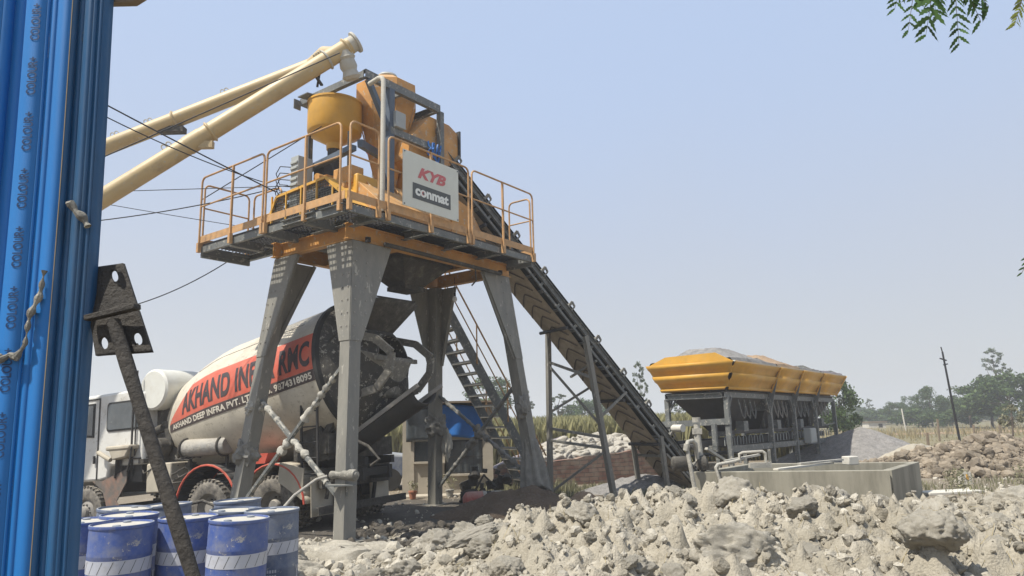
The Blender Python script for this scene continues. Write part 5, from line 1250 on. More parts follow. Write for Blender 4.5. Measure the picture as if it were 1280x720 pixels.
# pump and pipes
PX = K1+ex*.25; pm = empty('pump_set', Matrix.Translation((PX.x, PX.y, 0)), 'mud-crusted water pump with pale pipes at the left corner of the concrete basin', 'pump')
mb = MB(); mb.tube([(-.22, -.13, .0), (-.30, -.15, .55), (-.38, -.15, 1.22), (-.34, -.1, 1.30), (-.22, .0, 1.32), (-.15, .05, 1.25), (-.12, .1, .95)], .042, 12); mb.tube([(-.40, -.15, 1.13), (-.37, -.15, 1.26)], .06, 12); part(mb, 'riser_pipe', M['cloth'], pm)
mb = MB(); mb.tube([(.30, -.09, .0), (.24, -.10, .55), (.18, -.10, .78), (.24, -.05, .84), (.6, .1, .88), (.85, .2, .93)], .035, 10); mb.tube([(.75, .15, .85), (.75, .15, 1.02), (.82, .15, 1.05), (1.2, .1, 1.07), (1.26, .1, 1.03), (1.26, .1, .82)], .032, 10); part(mb, 'delivery_pipe', M['cloth'], pm)
mb = MB(); mb.lathe([(0, 0), (.13, 0), (.15, .03), (.15, .28), (.12, .31), (0, .33)], 20, Matrix.Translation((-.22, .15, .86)) @ Matrix.Rotation(-math.pi/2, 4, 'Y') @ Matrix.Translation((0, 0, .1)))
mb.lathe([(0, 0), (.11, 0), (.16, .08), (.16, .16), (.1, .2), (0, .2)], 18, Matrix.Translation((-.12, .15, .86)) @ Matrix.Rotation(math.pi/2, 4, 'Y')); mb.box((.1, .15, .80), (.35, .25, .14)); part(mb, 'pump_body', M['crust'], pm, .01)
mb = MB(); mb.tube([(-.05, .2, .9), (-.05, .25, 1.3), (-.05, .25, 1.65)], [.09, .07, .06], 12); mb.box((-.05, .25, 1.5), (.17, .14, .12)); mb.tube([(-.05, .25, 1.68), (-.05, .25, 1.78)], .085, 12); part(mb, 'valve', M['cloth'], pm)
mb = MB(); mb.bar((.1, .2, 1.15), (.6, .5, .85), .08, .05); mb.bar((.5, .35, .88), (1.3, .6, .98), .09, .04); mb.bar((.9, .05, .80), (1.35, .1, .80), .1, .10); part(mb, 'bracket', M['cloth'], pm)
mb = MB(); mb.box((.2, 0, .03), (1.4, .5, .06)); solo(mb, 'paving_slab', M['pale'], 'flat concrete slab on the ground right of the basin', 'slab', None, Matrix.Translation((9.3, 16.2, .0)) @ Matrix.Rotation(.2, 4, 'Z'), .01)
p = atz(1207, 605, .0); mb = MB(); mb.box((0, 0, .14), (.26, .14, .30)); mb.box((0.02, -.075, .17), (.05, .012, .14), mi=1); solo(mb, 'marker_stone', [M['pale'], M['yellow']], 'small pale marker stone with a yellow mark in front of the stone pile', 'marker stone', None, Matrix.Translation((p.x, p.y, 0)), 0)

# ------------------------------------------------------------------ brick wall, sacks
wa, wb = Vector((-1.5, 19.3, 0)), Vector((4.45, 21.95, 0)); wd_ = (wb-wa).normalized(); L_ = (wb-wa).length
WM = frame(wa, math.atan2(wd_.y, wd_.x)); mb = MB(); n = 24
vs = []; 
for i in range(n+1):
    x = L_*i/n; z = .42+.52*(i/n)**.8+.02*math.sin(i*2.3)+.015*math.sin(i*5.1)
    vs += [(x, 0, -.1), (x, 0, z), (x, .23, z), (x, .23, -.1)]
fs_ = [(0, 1, 2, 3)]+[tuple(n*4+k for k in (3, 2, 1, 0))]
for i in range(n):
    for k in range(4): a = i*4+k; b = i*4+(k+1) % 4; fs_.append((a, a+4, b+4, b))
mb.add(vs, fs_); solo(mb, 'brick_wall', M['brick'], 'low crumbling red brick retaining wall behind the conveyor support', 'wall', mx=WM)
# irregular coping stones on top of the wall
rr = random.Random(8)
def sack_me(seed):
    bm = bmesh.new(); bmesh.ops.create_cube(bm, size=1); bmesh.ops.subdivide_edges(bm, edges=bm.edges[:], cuts=5, use_grid_fill=True)
    for v in bm.verts:
        p = v.co.copy(); s = Vector((p.x, p.y, p.z)); e = 1-.5*abs(p.x*2)**3*.5
        q = s.normalized()*.5; p = s.lerp(q, .55); p.y *= 1-.35*max(0, abs(s.x*2)-.5); p.z *= 1-.75*max(0, abs(s.x*2)-.55)
        p += s.normalized()*(.24*mnoise.fractal(s*3.4+Vector((seed*3, 0, 0)), 1, 2, 4)); v.co = Vector((p.x*.50, p.y*.34, p.z*.24))
    for s in (-1, 1):   # gathered ears
        pass
    me = bpy.data.meshes.new('sack'); bm.to_mesh(me); bm.free(); me.materials.append(M['sack'])
    me.polygons.foreach_set('use_smooth', [True]*len(me.polygons)); return me
SM = [sack_me(i) for i in range(6)]
k = 0
for row, (zz, n_, y_) in enumerate([(.0, 19, .40), (.0, 19, .62), (.14, 19, .72), (.28, 17, .95), (.36, 10, 1.15), (.44, 5, 1.3)]):
    for i in range(n_):
        f = (i+.5)/n_; x = 2.25+(4.0*f if row < 2 else (.5+3.3*f)) + rr.uniform(-.1, .1)
        o = bpy.data.objects.new('sack', SM[k % 6]); COL.objects.link(o); k += 1
        zg_ = .42+.52*(min(1, x/L_))**.8 + .02
        o.matrix_world = WM @ Matrix.Translation((x, y_+rr.uniform(-.1, .1), zg_+zz*(.55+.45*math.sin(f*3.1)))) @ Matrix.Rotation(rr.uniform(-.9, .9)+(1.3 if rr.random() < .3 else 0), 4, 'Z') @ Matrix.Rotation(rr.uniform(-.5, .5), 4, 'Y') @ Matrix.Rotation(rr.uniform(-.5, .5), 4, 'X')
        tag(o, 'white woven sack in the %s of the sack pile' % ['front of the bottom row', 'back of the bottom row', 'second row', 'middle', 'upper part', 'very top'][row], 'sack', 'white sacks piled above the brick wall')
for i in range(16):
    s = .07+.07*rr.random(); x = rr.uniform(.5, 2.5); p = WM @ Vector((x, rr.uniform(.05, .35), .42+.52*(x/L_)**.8+.03)); o = bpy.data.objects.new('rubble_stone', BRME[i % 8]); COL.objects.link(o)
    o.matrix_world = Matrix.Translation(p) @ Matrix.Rotation(i, 4, 'Z') @ Matrix.Diagonal((s, s*.8, s*.6, 1)); tag(o, 'loose stone lying on top of the left end of the brick wall', 'stone', 'loose stones on the brick wall')

# ------------------------------------------------------------------ small building behind the tower
HB = frame((-2.95, 18.9, 0), R(3)); hs = empty('site_office', HB, 'small grubby plaster hut with a barred window behind the tower legs', 'hut')
def hpart(mb, name, mats, par=None, bevel=0, label=None): return build(mb, name, mats, par or hs, bevel, label)
mb = MB()
mb.b2((0, 0, -.3), (.30, .25, 2.30)); mb.b2((.30, .05, -.3), (1.08, .2, .82)); mb.b2((1.08, .05, -.3), (2.08, .2, .50)); mb.b2((2.08, .05, -.3), (2.35, .25, 2.22)); mb.b2((.30, .05, 1.36), (2.08, .2, 2.24)); mb.b2((.98, .05, .82), (1.10, .2, 1.36))
mb.b2((-.0, .25, -.3), (.2, 2.8, 2.26)); mb.b2((2.16, .25, -.3), (2.33, 2.8, 2.18)); mb.b2((.2, 2.6, -.3), (2.16, 2.8, 2.2))
hpart(mb, 'wall', M['plaster'])
mb = MB(); mb.b2((-.12, -.25, 2.31), (2.6, 3.0, 2.36)); hpart(mb, 'roof', M['wood'])
mb = MB(); mb.b2((1.12, .10, .50), (2.06, .14, 1.36)); wn = hpart(mb, 'window', M['glass'])
mb = MB()
for i in range(6): mb.bar((1.16+i*.17, .07, .5), (1.16+i*.17, .07, 1.36), .02, .02)
for z in (.53, .93, 1.33): mb.bar((1.1, .065, z), (2.08, .065, z), .03, .03)
hpart(mb, 'window_bars', M['dark'], wn)
mb = MB(); mb.b2((.32, .10, .82), (.98, .13, 1.36)); hpart(mb, 'window', M['glass'])
mb = MB(); mb.b2((.28, -.05, .78), (1.1, .05, .83)); mb.b2((1.05, -.05, .45), (2.12, .05, .50)); hpart(mb, 'sill', M['plaster'])
def tarpf(u, v): return (.98+1.12*u, -.03-.05*math.sin(u*5)-.03*math.sin(u*13+v*3), 2.26-.84*v+.03*math.sin(u*6))
mb = MB(); mb.grid(tarpf, 24, 12); tr_ = solo(mb, 'blue_tarp', M['tarp'], 'bright blue tarpaulin hanging over the window of the plaster hut', 'tarp', mx=HB); md = tr_.modifiers.new('t', 'SOLIDIFY'); md.thickness = .008
def tarpf(u, v): return (.10+.86*u, -.06-.03*math.sin(u*7), 2.24-.9*v)
mb = MB(); mb.grid(tarpf, 14, 8); tr_ = solo(mb, 'faded_tarp', M['glass'], 'faded bluish plastic sheet on the left part of the plaster hut', 'tarp', mx=HB); md = tr_.modifiers.new('t', 'SOLIDIFY'); md.thickness = .006
mb = MB(); mb.b2((-.1, -.75, -.2), (2.2, -.28, .05)); solo(mb, 'plinth_step', M['plaster'], 'low plastered step along the front of the hut', 'step', mx=HB, bevel=.02)
# parked car glimpsed left of the hut
CR = frame((-3.75, 20.3, 0), R(8)); car = empty('parked_car', CR, 'small blue grey car parked left of the plaster hut', 'car')
mb = MB(); cs = [(0, .35), (0, .85), (.5, .98), (.95, 1.42), (2.2, 1.46), (2.8, 1.0), (3.4, .92), (3.45, .35)]; mb.prism(cs, -.8, .8, Matrix.Translation((-2.6, .8, 0)) @ Mside); cbd = build(mb, 'body', M['bluedrum2'], car, .06)
mb = MB(); mb.plate([(-2.6+.55, -.02+.0, 1.0), (-2.6+.97, -.02, 1.38), (-2.6+2.1, -.02, 1.40), (-2.6+2.6, -.02, 1.02)], .02); build(mb, 'side_window', M['glass'], cbd)
for x in (-1.95, .25):
    for y in (.05, 1.55):
        mb = MB(); mb.tube([(x, y-.1, .3), (x, y+.1, .3)], .3, 24); build(mb, 'wheel', M['black'], car)
# potted plants
def leafcloud(n, c, r, sz, matn='leaf', squash=1., up=0.):
    P = []; F = []
    for i in range(n):
        d = rng.normal(size=3); d /= np.linalg.norm(d); p = np.array(c)+d*np.array([r, r, r*squash])*rng.random()**.4
        a = rng.normal(size=3); a /= np.linalg.norm(a); b = np.cross(a, rng.normal(size=3)); b /= np.linalg.norm(b); s = sz*rng.uniform(.6, 1.4)
        k = len(P); P += [p-a*s, p+b*s*.4, p+a*s, p-b*s*.4]; F.append((k, k+1, k+2, k+3))
    return P, F
for i, (x, y, h, lb) in enumerate([(.35, -.95, .24, 'low leafy plant in a small pot left of the terracotta pot by the hut'), (.85, -1.1, .34, 'small plant in a terracotta pot on the step of the hut'), (1.25, -.85, .40, 'spindly plant in a pale pot right of the terracotta pot')]):
    pr_ = empty('potted_plant', HB @ Matrix.Translation((x, y, .0)), lb, 'potted plant'); mb = MB(); mb.lathe([(0, .0), (.07, 0), (.10, .16), (.11, .16), (.11, .19), (0, .18)], 16); build(mb, 'pot', M['terracotta' if i != 2 else 'cloth'], pr_)
    P, F = leafcloud(60, (0, 0, .2+h*.5), h*.55, .04, 'weed'); mb = MB(); mb.add(P, F); build(mb, 'foliage', M['weed'], pr_)
# red cylinder lying by the leg
gc = Matrix.Translation((-1.15, 15.6, .17)) @ Matrix.Rotation(R(12), 4, 'Z') @ Matrix.Rotation(math.pi/2, 4, 'Y')
gs = empty('gas_cylinder', gc, 'faded red and white cylinder lying on the ground in front of the hut', 'cylinder'); mb = MB(); mb.lathe([(0, 0), (.10, .01), (.17, .07), (.18, .13), (.18, .42)], 24); build(mb, 'red_shell', M['redp'], gs)
mb = MB(); mb.lathe([(.181, .42), (.181, .50), (.181, .50)], 24); mb.lathe([(.182, .50), (.182, .60)], 24, mi=1); mb.lathe([(.181, .60), (.17, .95), (.1, 1.02), (0, 1.03)], 24); build(mb, 'pale_shell', [M['cloth'], M['black']], gs)
# cluttered machinery at the foot of the stairs
for i, (x, y, s_, lb) in enumerate([(-.75, 16.6, .28, 'upper tangle of scrap machinery between the rear leg and the stairs'), (-.35, 16.9, .22, 'smaller scrap motor at the foot of the stairs'), (-1.1, 16.9, .2, 'dark scrap housing beside the rear tower leg')]):
    mb = MB(); rr = random.Random(40+i)
    for k in range(9):
        c = (rr.uniform(-s_, s_), rr.uniform(-.15, .15), rr.uniform(0, s_*2.6)); d_ = [rr.uniform(.08, .26) for _ in range(3)]
        if k % 3 == 0: mb.lathe([(0, 0), (d_[0]/2, 0), (d_[0]/2, d_[1]), (0, d_[1])], 12, Matrix.Translation(c) @ Matrix.Rotation(rr.uniform(0, 3), 4, 'X'))
        else: mb.box(c, d_, Matrix.Rotation(rr.uniform(-.4, .4), 4, 'Y'))
    mb.tube([(-s_, 0, .1), (0, .1, s_*2), (s_, 0, .3)], .03, 8); solo(mb, 'scrap_machine', M['crust'], lb, 'scrap machine', 'scrap machine parts by the stairs', Matrix.Translation((x, y, .05)), .01)

# ------------------------------------------------------------------ stairs
rd = Vector((.85, .527, 0)); wdv = Vector((-.527, .85, 0)); top = Vector((-1.80, 16.45, 4.95)); ft = Vector((.72, 18.0, 0)); rd = (ft-top); rd.z = 0; run = rd.length; rd.normalize(); wdv = Vector((-rd.y, rd.x, 0))
ST = Matrix.Identity(4)
for i in range(3): ST[i][0] = rd[i]; ST[i][1] = wdv[i]; ST[i][2] = (0, 0, 1)[i]; ST[i][3] = (top.x, top.y, 0)[i]
stt = empty('staircase', ST, 'steep grey steel staircase with orange handrails behind the tower', 'staircase'); SW = 1.0
for y, lb in ((0, 'near stringer'), (SW, 'far stringer')):
    mb = MB(); mb.bar((0, y, 4.95), (run, y, 0), .05, .22); part(mb, 'stringer', M['steel'], stt, label=None)
ns = 19
for i in range(ns):
    f = (i+.6)/ns; mb = MB(); mb.box((run*f, SW/2, 4.95*(1-f)), (.25, SW-.05, .05)); part(mb, 'step', M['leg'], stt)
for y in (-.03, SW+.03):
    mb = MB(); mb.tube([(0, y, 5.9), (run, y, .95)], .022, 8); mb.tube([(0, y, 5.45), (run, y, .5)], .016, 8)
    for f in (.08, .36, .64, .95): mb.tube([(run*f, y, 4.95*(1-f)), (run*f, y, 4.95*(1-f)+.95)], .018, 8)
    part(mb, 'handrail', M['rail'], stt)
# bulb hanging by the stairs
bm_ = Vector((-1.28, 15.6, 4.55)); bl = empty('hanging_bulb', Matrix.Translation(bm_), 'white light bulb hanging from a black holder beside the stairs', 'bulb')
mb = MB(); mb.lathe([(0, -.11), (.035, -.10), (.055, -.06), (.05, -.02), (.025, .02), (0, .02)], 16); build(mb, 'globe', M['bulb'], bl); mb = MB(); mb.tube([(0, 0, .02), (0, 0, .09)], .024, 10); mb.tube([(0, 0, .09), (0, 0, .45)], .006, 5); build(mb, 'holder', M['black'], bl)

# ------------------------------------------------------------------ blue plastic drums
def make_drum(bodymat):
    root = empty('plastic_drum')
    H, r = .88, .285
    prof = [(0, 0), (r*.93, 0), (r*.98, .03), (r, .06), (r, .27), (r*1.012, .285), (r*1.012, .30), (r, .315), (r, .58), (r*1.012, .595), (r*1.012, .61), (r, .625), (r, .80), (r*.985, .845), (r*1.015, .85), (r*1.025, .865), (r*1.015, .88), (r*.97, .882), (r*.955, .862)]
    mb = MB(); mb.lathe(prof, 56); build(mb, 'body', M[bodymat], root)
    mb = MB(); mb.lathe([(r*.958, .861), (r*.6, .866), (0, .868)], 40); ld = build(mb, 'lid', M['lid'], root)
    for s in (-1, 1):
        mb = MB(); mb.lathe([(0, .862), (.038, .862), (.038, .879), (.03, .883), (0, .883)], 16, Matrix.Translation((s*.17, 0, 0))); build(mb, 'bung', M['bluedrum2'], ld)
    mb = MB(); R2 = r+.003
    mb.grid(lambda u, v: (R2*math.cos(u*4.6-2.3), R2*math.sin(u*4.6-2.3), .44+.125*v), 48, 1); bn = build(mb, 'label_band', M['band'], root)
    mb = MB(); R3 = R2+.0015
    for i in range(13):
        a = -2.15+i*.345
        mb.add([(R3*math.cos(a+da), R3*math.sin(a+da), z) for da, z in ((0, .448), (.022, .448), (.19, .557), (.168, .557))], [(0, 1, 2, 3)])
    build(mb, 'slashes', M['signk'], bn)
    mb = MB()   # faint printed block
    for i in range(7):
        for j in range(2): a = -.35+i*.09; mb.add([(R3*math.cos(a+da), R3*math.sin(a+da), .21+.05*j+z) for da, z in ((0, 0), (.06, 0), (.06, .03), (0, .03))], [(0, 1, 2, 3)])
    for s in (-1, 1):
        a = 1.25; mb.add([(R3*math.cos(a+da*s), R3*math.sin(a+da*s), z) for da, z in ((-.12, .12), (-.05, .12), (.12, .30), (.05, .30))], [(0, 1, 2, 3) if s > 0 else (3, 2, 1, 0)])
    build(mb, 'print_block', M['band'], root)
    return root
pa = make_drum('bluedrum'); pb = make_drum('bluedrum2')
spots = [((-3.93, 7.35), 'a', -1.35, 0, 'blue drum with a striped white band standing nearest behind the foot of the leaning steel post, leftmost of the front row'),
 ((-2.82, 7.45), 'a', -1.9, .02, 'blue drum with a dusty right side in the middle of the front row, right of the leaning steel pole'),
 ((-2.70, 8.15), 'b', -1.3, -.01, 'faded grey blue drum at the right end of the group, just behind the front row'),
 ((-3.45, 7.75), 'a', -1.55, 0, 'darker blue drum directly behind the leaning steel pole'),
 ((-4.50, 7.65), 'a', -1.2, .01, 'blue drum mostly hidden by the edge of the blue sheet'),
 ((-3.20, 8.35), 'b', -2.4, .03, 'blue drum with a bluish lid behind the front middle drum'),
 ((-3.58, 9.5), 'b', -1.0, -.03, 'lone pale topped drum farthest back near the truck wheel'),
 ((-4.62, 8.6), 'b', -1.7, .05, 'tilted faded drum with a blue lid behind the leftmost front drum'),
 ((-4.35, 9.2), 'b', -1.5, -.03, 'faded drum at the back left of the group, in front of the cab'),
 ((-4.22, 8.0), 'a', -1.1, .02, 'blue drum with a white lid just behind the leftmost front drum')]
fl = {'a': 0, 'b': 0}
LB2 = ['striped blue drum at the left of the front row, left of the leaning pole', 'striped blue drum with a dusty right side, right of the leaning pole', 'faded grey blue drum at the right end of the group', 'darker blue drum directly behind the leaning steel pole', 'blue drum mostly hidden behind the edge of the blue sheet', 'drum with a bluish lid behind the one right of the pole', 'lone drum farthest back, near the truck wheels', 'tilted faded drum with a blue lid behind the left front drum', 'faded drum at the back left, in front of the truck cab', 'white-lidded drum squeezed just behind the left front drum']
for i, ((x, y), k_, rz, tl_, lb) in enumerate(spots):
    pr_ = pa if k_ == 'a' else pb; o = pr_ if not fl[k_] else copy_tree(pr_); fl[k_] = 1
    o.matrix_world = Matrix.Translation((x, y, ground_h(x, y)+.0)) @ Matrix.Rotation(tl_, 4, 'Y') @ Matrix.Rotation(rz, 4, 'Z'); tag(o, LB2[i], 'drum', 'blue plastic drums in the yard')
mb = MB(); mb.tube([(-4.6, 9.7, .75), (-4.1, 9.6, .86), (-3.7, 9.5, .72), (-3.45, 9.4, .45)], .02, 8); solo(mb, 'bent_pipe', M['crust'], 'bent rusty pipe behind the drums near the truck wheel', 'pipe')

# ------------------------------------------------------------------ blue corrugated sheet in the foreground
SY = 2.2
def sheet_pt(x, z, off=0.):   # leans a touch, edge at x=-1.34
    return Vector((x-.012*(z-2.2)*2.0, SY+off+.004*math.sin(z*3.1), z))
def sheet_prof(x):   # trapezoid ribs
    return 0
ribs = []
x = -1.335; profx = [(x, .035), (x-.014, .0), (x-.030, .0), (x-.040, -.010), (x-.064, -.010), (x-.074, 0), (x-.094, .0), (x-.106, -.020)]
x = x-.106
profx += [(x-.045, -.020), (x-.052, -.012), (x-.078, -.012), (x-.085, -.020), (x-.155, -.020), (x-.175, .010), (x-.215, .010), (x-.235, -.020)]
xx = x-.235
for k in range(6):
    profx += [(xx-.05, -.02), (xx-.057, -.012), (xx-.08, -.012), (xx-.087, -.02), (xx-.15, -.02), (xx-.17, .010), (xx-.21, .010), (xx-.23, -.02)]; xx -= .23
def sheetpart(prof, name, matn, z1=4.3):
    mb = MB(); zs = np.linspace(-.0, z1, 40)
    for a, b in zip(prof, prof[1:]):
        o = len(mb.v)
        for z in zs:
            wv = 0
            mb.v.append(sheet_pt(a[0], z, a[1]+wv)[:]); mb.v.append(sheet_pt(b[0], z, b[1]+wv)[:])
        for j in range(len(zs)-1): mb.f.append([o+2*j, o+2*j+1, o+2*j+3, o+2*j+2]); mb.mi.append(0); mb.sm.append(False)
    return mb
sheet = empty('corrugated_sheet', Matrix.Translation((0, 0, 0)), 'tall bright blue corrugated metal sheet wall with printed lettering at the left edge', 'metal sheet')
ob = build(sheetpart(profx[7:], 'sheet', 'sheet'), 'new_sheet', M['sheet'], sheet); md = ob.modifiers.new('t', 'SOLIDIFY'); md.thickness = .0015
ob2 = build(sheetpart(profx[:8], 'sheet', 'sheet'), 'old_sheet', M['sheetold'], sheet, label='older duller blue edge strip with smudged print'); md = ob2.modifiers.new('t', 'SOLIDIFY'); md.thickness = .0015
mb = MB(); mb.tube([sheet_pt(-1.441, z, -.0205) for z in np.linspace(0, 4.3, 20)], .0016, 5); build(mb, 'overlap_edge', M['cream'], sheet)
tx0 = -1.335-.106-.012
for k in range(11):
    z = 1.30+k*.195
    o = build(text_mapped('COLOUR+', lambda a, b: sheet_pt(-1.543-b, z+a, -.0235), 0, .135, 0, .032, bold=.02), 'lettering', M['sheetink'], ob)
for k in range(5):
    z = 1.55+k*.36
    build(text_mapped('0.50 MM 550 MPA AZ 150 COATED SHEET' if 0 else 'COLOUR+', lambda a, b: sheet_pt(-1.508-b*.35, z+a, -.0225), 0, .09, 0, .012), 'lettering', M['sheetink'], ob)
# smudged old print on the edge strip
rr = random.Random(5)
for k, (zz, s_) in enumerate([(3.05, 'O'), (2.93, 'S'), (2.78, '8'), (2.52, '4'), (2.44, '4')]):
    build(text_mapped(s_, lambda a, b: sheet_pt(-1.417+.022-b, zz+a, -.0015), 0, .05, 0, .02), 'lettering', M['bluesteel'], ob2)
# mud-brown twine caught on the sheet
for pts, lb in (([(-1.335, 2.40), (-1.352, 2.43), (-1.375, 2.45), (-1.39, 2.475), (-1.40, 2.47)], 'torn brown twine caught on the edge strip of the blue sheet, upper one'), ([(-1.60, 2.02), (-1.57, 1.985), (-1.545, 2.0), (-1.525, 1.99), (-1.50, 2.03), (-1.495, 2.12), (-1.47, 2.18), (-1.46, 2.26)], 'torn brown twine hanging across the new blue sheet, lower one')):
    mb = MB(); lump_tube(mb, [sheet_pt(a, z, -.034) for a, z in pts], .0085, 3, 8, .008, 1.1); solo(mb, 'twine', M['caked'], lb, 'twine', 'bits of twine on the blue sheet')
mb = MB(); mb.plate([(-3.2, 2.26, 3.24), (-1.345, 2.26, 3.235), (-1.30, 2.26, 3.235), (-1.25, 2.26, 3.27), (-3.2, 2.26, 3.29)], .03); 
bmx = Matrix.Identity(4); solo(mb, 'eave_board', M['wood'], 'dark eave board poking out behind the top of the blue sheet', 'board')

# ------------------------------------------------------------------ steel prop with base plate leaning in front
def aty(px, py, Y):
    a = px-640; b = py-360; cr, sr = math.cos(ROLL), math.sin(ROLL); u = a*cr-b*sr; v = a*sr+b*cr; c, s = math.cos(PITCH), math.sin(PITCH)
    d = Vector((u, 888*c+v*s, 888*s-v*c)); return Vector((0, 0, CAM_H))+d*(Y/d.y)
A_, B_, C_, D_ = aty(104, 338, 2.28), aty(154, 329, 2.24), aty(190, 440, 2.16), aty(121, 445, 2.20)
org = (A_+C_)/2; prop = empty('steel_prop', Matrix.Translation(org), 'cement-smeared steel prop with a four-holed base plate leaning upside down beside the blue sheet', 'prop')
# plate with real holes
bm = bmesh.new(); n_ = 24
def pl(u, v): return A_.lerp(B_, u).lerp(D_.lerp(C_, u), v)-org
mb = MB(); holes = [(.72, .13), (.23, .13), (.82, .85), (.20, .87)]
N_ = 36; vs = []; keep = {}
for i in range(N_+1):
    for j in range(N_+1):
        u, v = i/N_, j/N_; vs.append([u, v])
for h in holes:   # snap grid vertices near the hole rim onto an ellipse
    for q_ in vs:
        du, dv = (q_[0]-h[0])/.085, (q_[1]-h[1])/.070; r_ = math.hypot(du, dv)
        if .62 < r_ < 1.35: q_[0] = h[0]+.085*du/r_; q_[1] = h[1]+.07*dv/r_
fsl = []
for i in range(N_):
    for j in range(N_):
        idx = [i*(N_+1)+j, (i+1)*(N_+1)+j, (i+1)*(N_+1)+j+1, i*(N_+1)+j+1]; cu = sum(vs[k][0] for k in idx)/4; cv = sum(vs[k][1] for k in idx)/4
        if any(math.hypot((cu-h[0])/.085, (cv-h[1])/.07) < .93 for h in holes): continue
        fsl.append(idx)
mb.add([pl(*q_)+Vector((0, -.004*math.sin(q_[0]*5), 0)) for q_ in vs], fsl); pt = build(mb, 'base_plate', M['prop'], prop); md = pt.modifiers.new('t', 'SOLIDIFY'); md.thickness = .010; md.offset = 0
mb = MB(); a_ = aty(109, 398, 2.19)-org; b_ = aty(172, 383, 2.14)-org; mb.bar(a_, b_, .03, .018); build(mb, 'stiffener', M['prop'], pt, .003)
p0 = aty(142, 402, 2.17); p1 = aty(246, 735, 2.02); dirp = (p1-p0); 
end = p0+dirp*((p0.z+.0)/(-dirp.z)) if dirp.z < 0 else p1
mb = MB(); lump_tube(mb, [p0-org, end-org], .020, 5, 18, .05, .10); build(mb, 'pole', M['prop'], prop)

# ------------------------------------------------------------------ cables
def cable(p0, p1, sag, r, label):
    pts = []; 
    for i in range(25): f = i/24; p = p0.lerp(p1, f); p.z -= sag*4*f*(1-f); pts.append(p)
    o = pts[0].copy(); mb = MB(); mb.tube([p-o for p in pts], r, 6); solo(mb, 'cable', M['cable'], label, 'cable', 'overhead cables on the left', Matrix.Translation(o))
cable(aty(60, 92, 9), aty(345, 240, 11.3), .02, .011, 'thick black cable crossing both cream pipes down to the left railing')
cable(aty(60, 108, 9), aty(330, 228, 12.0), .10, .009, 'thinner cable below the thick one crossing the nearer cream pipe')
cable(aty(20, 285, 12), aty(345, 235, 13), .12, .010, 'dark cable running low from the blue sheet up to the left railing')
cable(aty(20, 243, 12), aty(380, 232, 12.6), .0, .007, 'thin nearly level cable between the blue sheet and the tower')
cable(aty(60, 242, 12), aty(360, 292, 13), .02, .006, 'thin cable falling gently to the right behind the left railing')
cable(aty(90, 395, 15), aty(283, 328, 15), .25, .011, 'slack black cable below the platform left of the left leg')
cable(aty(20, 262, 10.7), E+Vector((-.75, -.05, -.23)), .28, .012, 'grey rope slung under the nearer cream pipe') if 0 else None
cable(aty(30, 240, 10.6), aty(425, 66, 11.6), .0, .010, 'dark cable tied along the top of the nearer cream pipe')
cable(aty(252, 250, 13.4), aty(402, 158, 12.6), .0, .010, 'taut cable rising from the left railing to the yellow hopper')

# ------------------------------------------------------------------ mast on the right
mp = aty(1198, 552, 25); mt = aty(1178, 440, 25); mb = MB(); gp_ = Vector((mp.x+.1, mp.y, 0)); mb.tube([Vector((0, 0, -.05)), mt-gp_], [.045, .03], 8); mbx = solo(mb, 'leaning_pole', M['cable'], 'thin dark leaning pole standing behind the brown stone pile', 'pole', mx=Matrix.Translation(gp_))
mb = MB(); e_ = mt-gp_; mb.bar(e_+Vector((-.12, 0, -.22)), e_+Vector((.1, 0, -.3)), .04, .04); mb.bar(e_+Vector((-.02, 0, -.45)), e_+Vector((.12, 0, -.42)), .05, .04); mb.tube([e_, e_+Vector((-.03, 0, .18))], .02, 6); build(mb, 'cross_bracket', M['cable'], mbx)
# ------------------------------------------------------------------ vegetation
def tree_mesh(seed, H, crown_r, crown_h, n_clump, per, leaf, kind='dense'):
    r = random.Random(seed); nr = np.random.default_rng(seed); tr = MB()
    bz = H-crown_h; th = .022*H
    trunk = [(0, 0, -.1), (r.uniform(-.1, .1)*th*6, 0, bz*.5), (r.uniform(-.2, .2), r.uniform(-.2, .2), bz), (r.uniform(-.4, .4), r.uniform(-.4, .4), bz+crown_h*.55)]
    tr.tube(trunk, [th*1.2, th, th*.8, th*.3], 8)
    clumps = []
    for i in range(n_clump):
        a = r.uniform(0, 6.283); e = r.random()
        zz = bz + crown_h*(.08+.9*e); k = math.sin(math.pi*min(1, .12+.88*e))**.6
        rr_ = crown_r*k*r.uniform(.45, 1.0); c = np.array([rr_*math.cos(a), rr_*math.sin(a), zz]); clumps.append((c, crown_r*r.uniform(.20, .36)*(1 if kind == 'dense' else .62)))
        if i < 14: b = Vector(trunk[2]).lerp(Vector(trunk[3]), r.random()); tr.tube([b, b.lerp(Vector(c), .5)+Vector((0, 0, -.1)), Vector(c)], [th*.35, th*.2, th*.06], 5)
    P = []; 
    for c, s in clumps:
        d = nr.normal(size=(per, 3)); d /= np.linalg.norm(d, axis=1)[:, None]; q = c+d*s*(nr.random((per, 1))**.45)*np.array([1, 1, .75])
        a = nr.normal(size=(per, 3)); a /= np.linalg.norm(a, axis=1)[:, None]; b = np.cross(a, nr.normal(size=(per, 3))); b /= np.linalg.norm(b, axis=1)[:, None]
        sz = leaf*nr.uniform(.5, 1.4, (per, 1)); P.append(np.stack([q-a*sz, q+b*sz*.5, q+a*sz, q-b*sz*.5], 1).reshape(-1, 3))
    P = np.concatenate(P); F = np.arange(len(P)).reshape(-1, 4)
    return tr, P, F
TREES = {}
def tree_proto(key, *a, leafm='leaf', **k):
    tr, P, F = tree_mesh(*a, **k); tm = tr.mesh('trunk'); tm.materials.append(M['bark']); TREES[key] = (tm, np_mesh('crown', P, F, M[leafm], False), a[1])
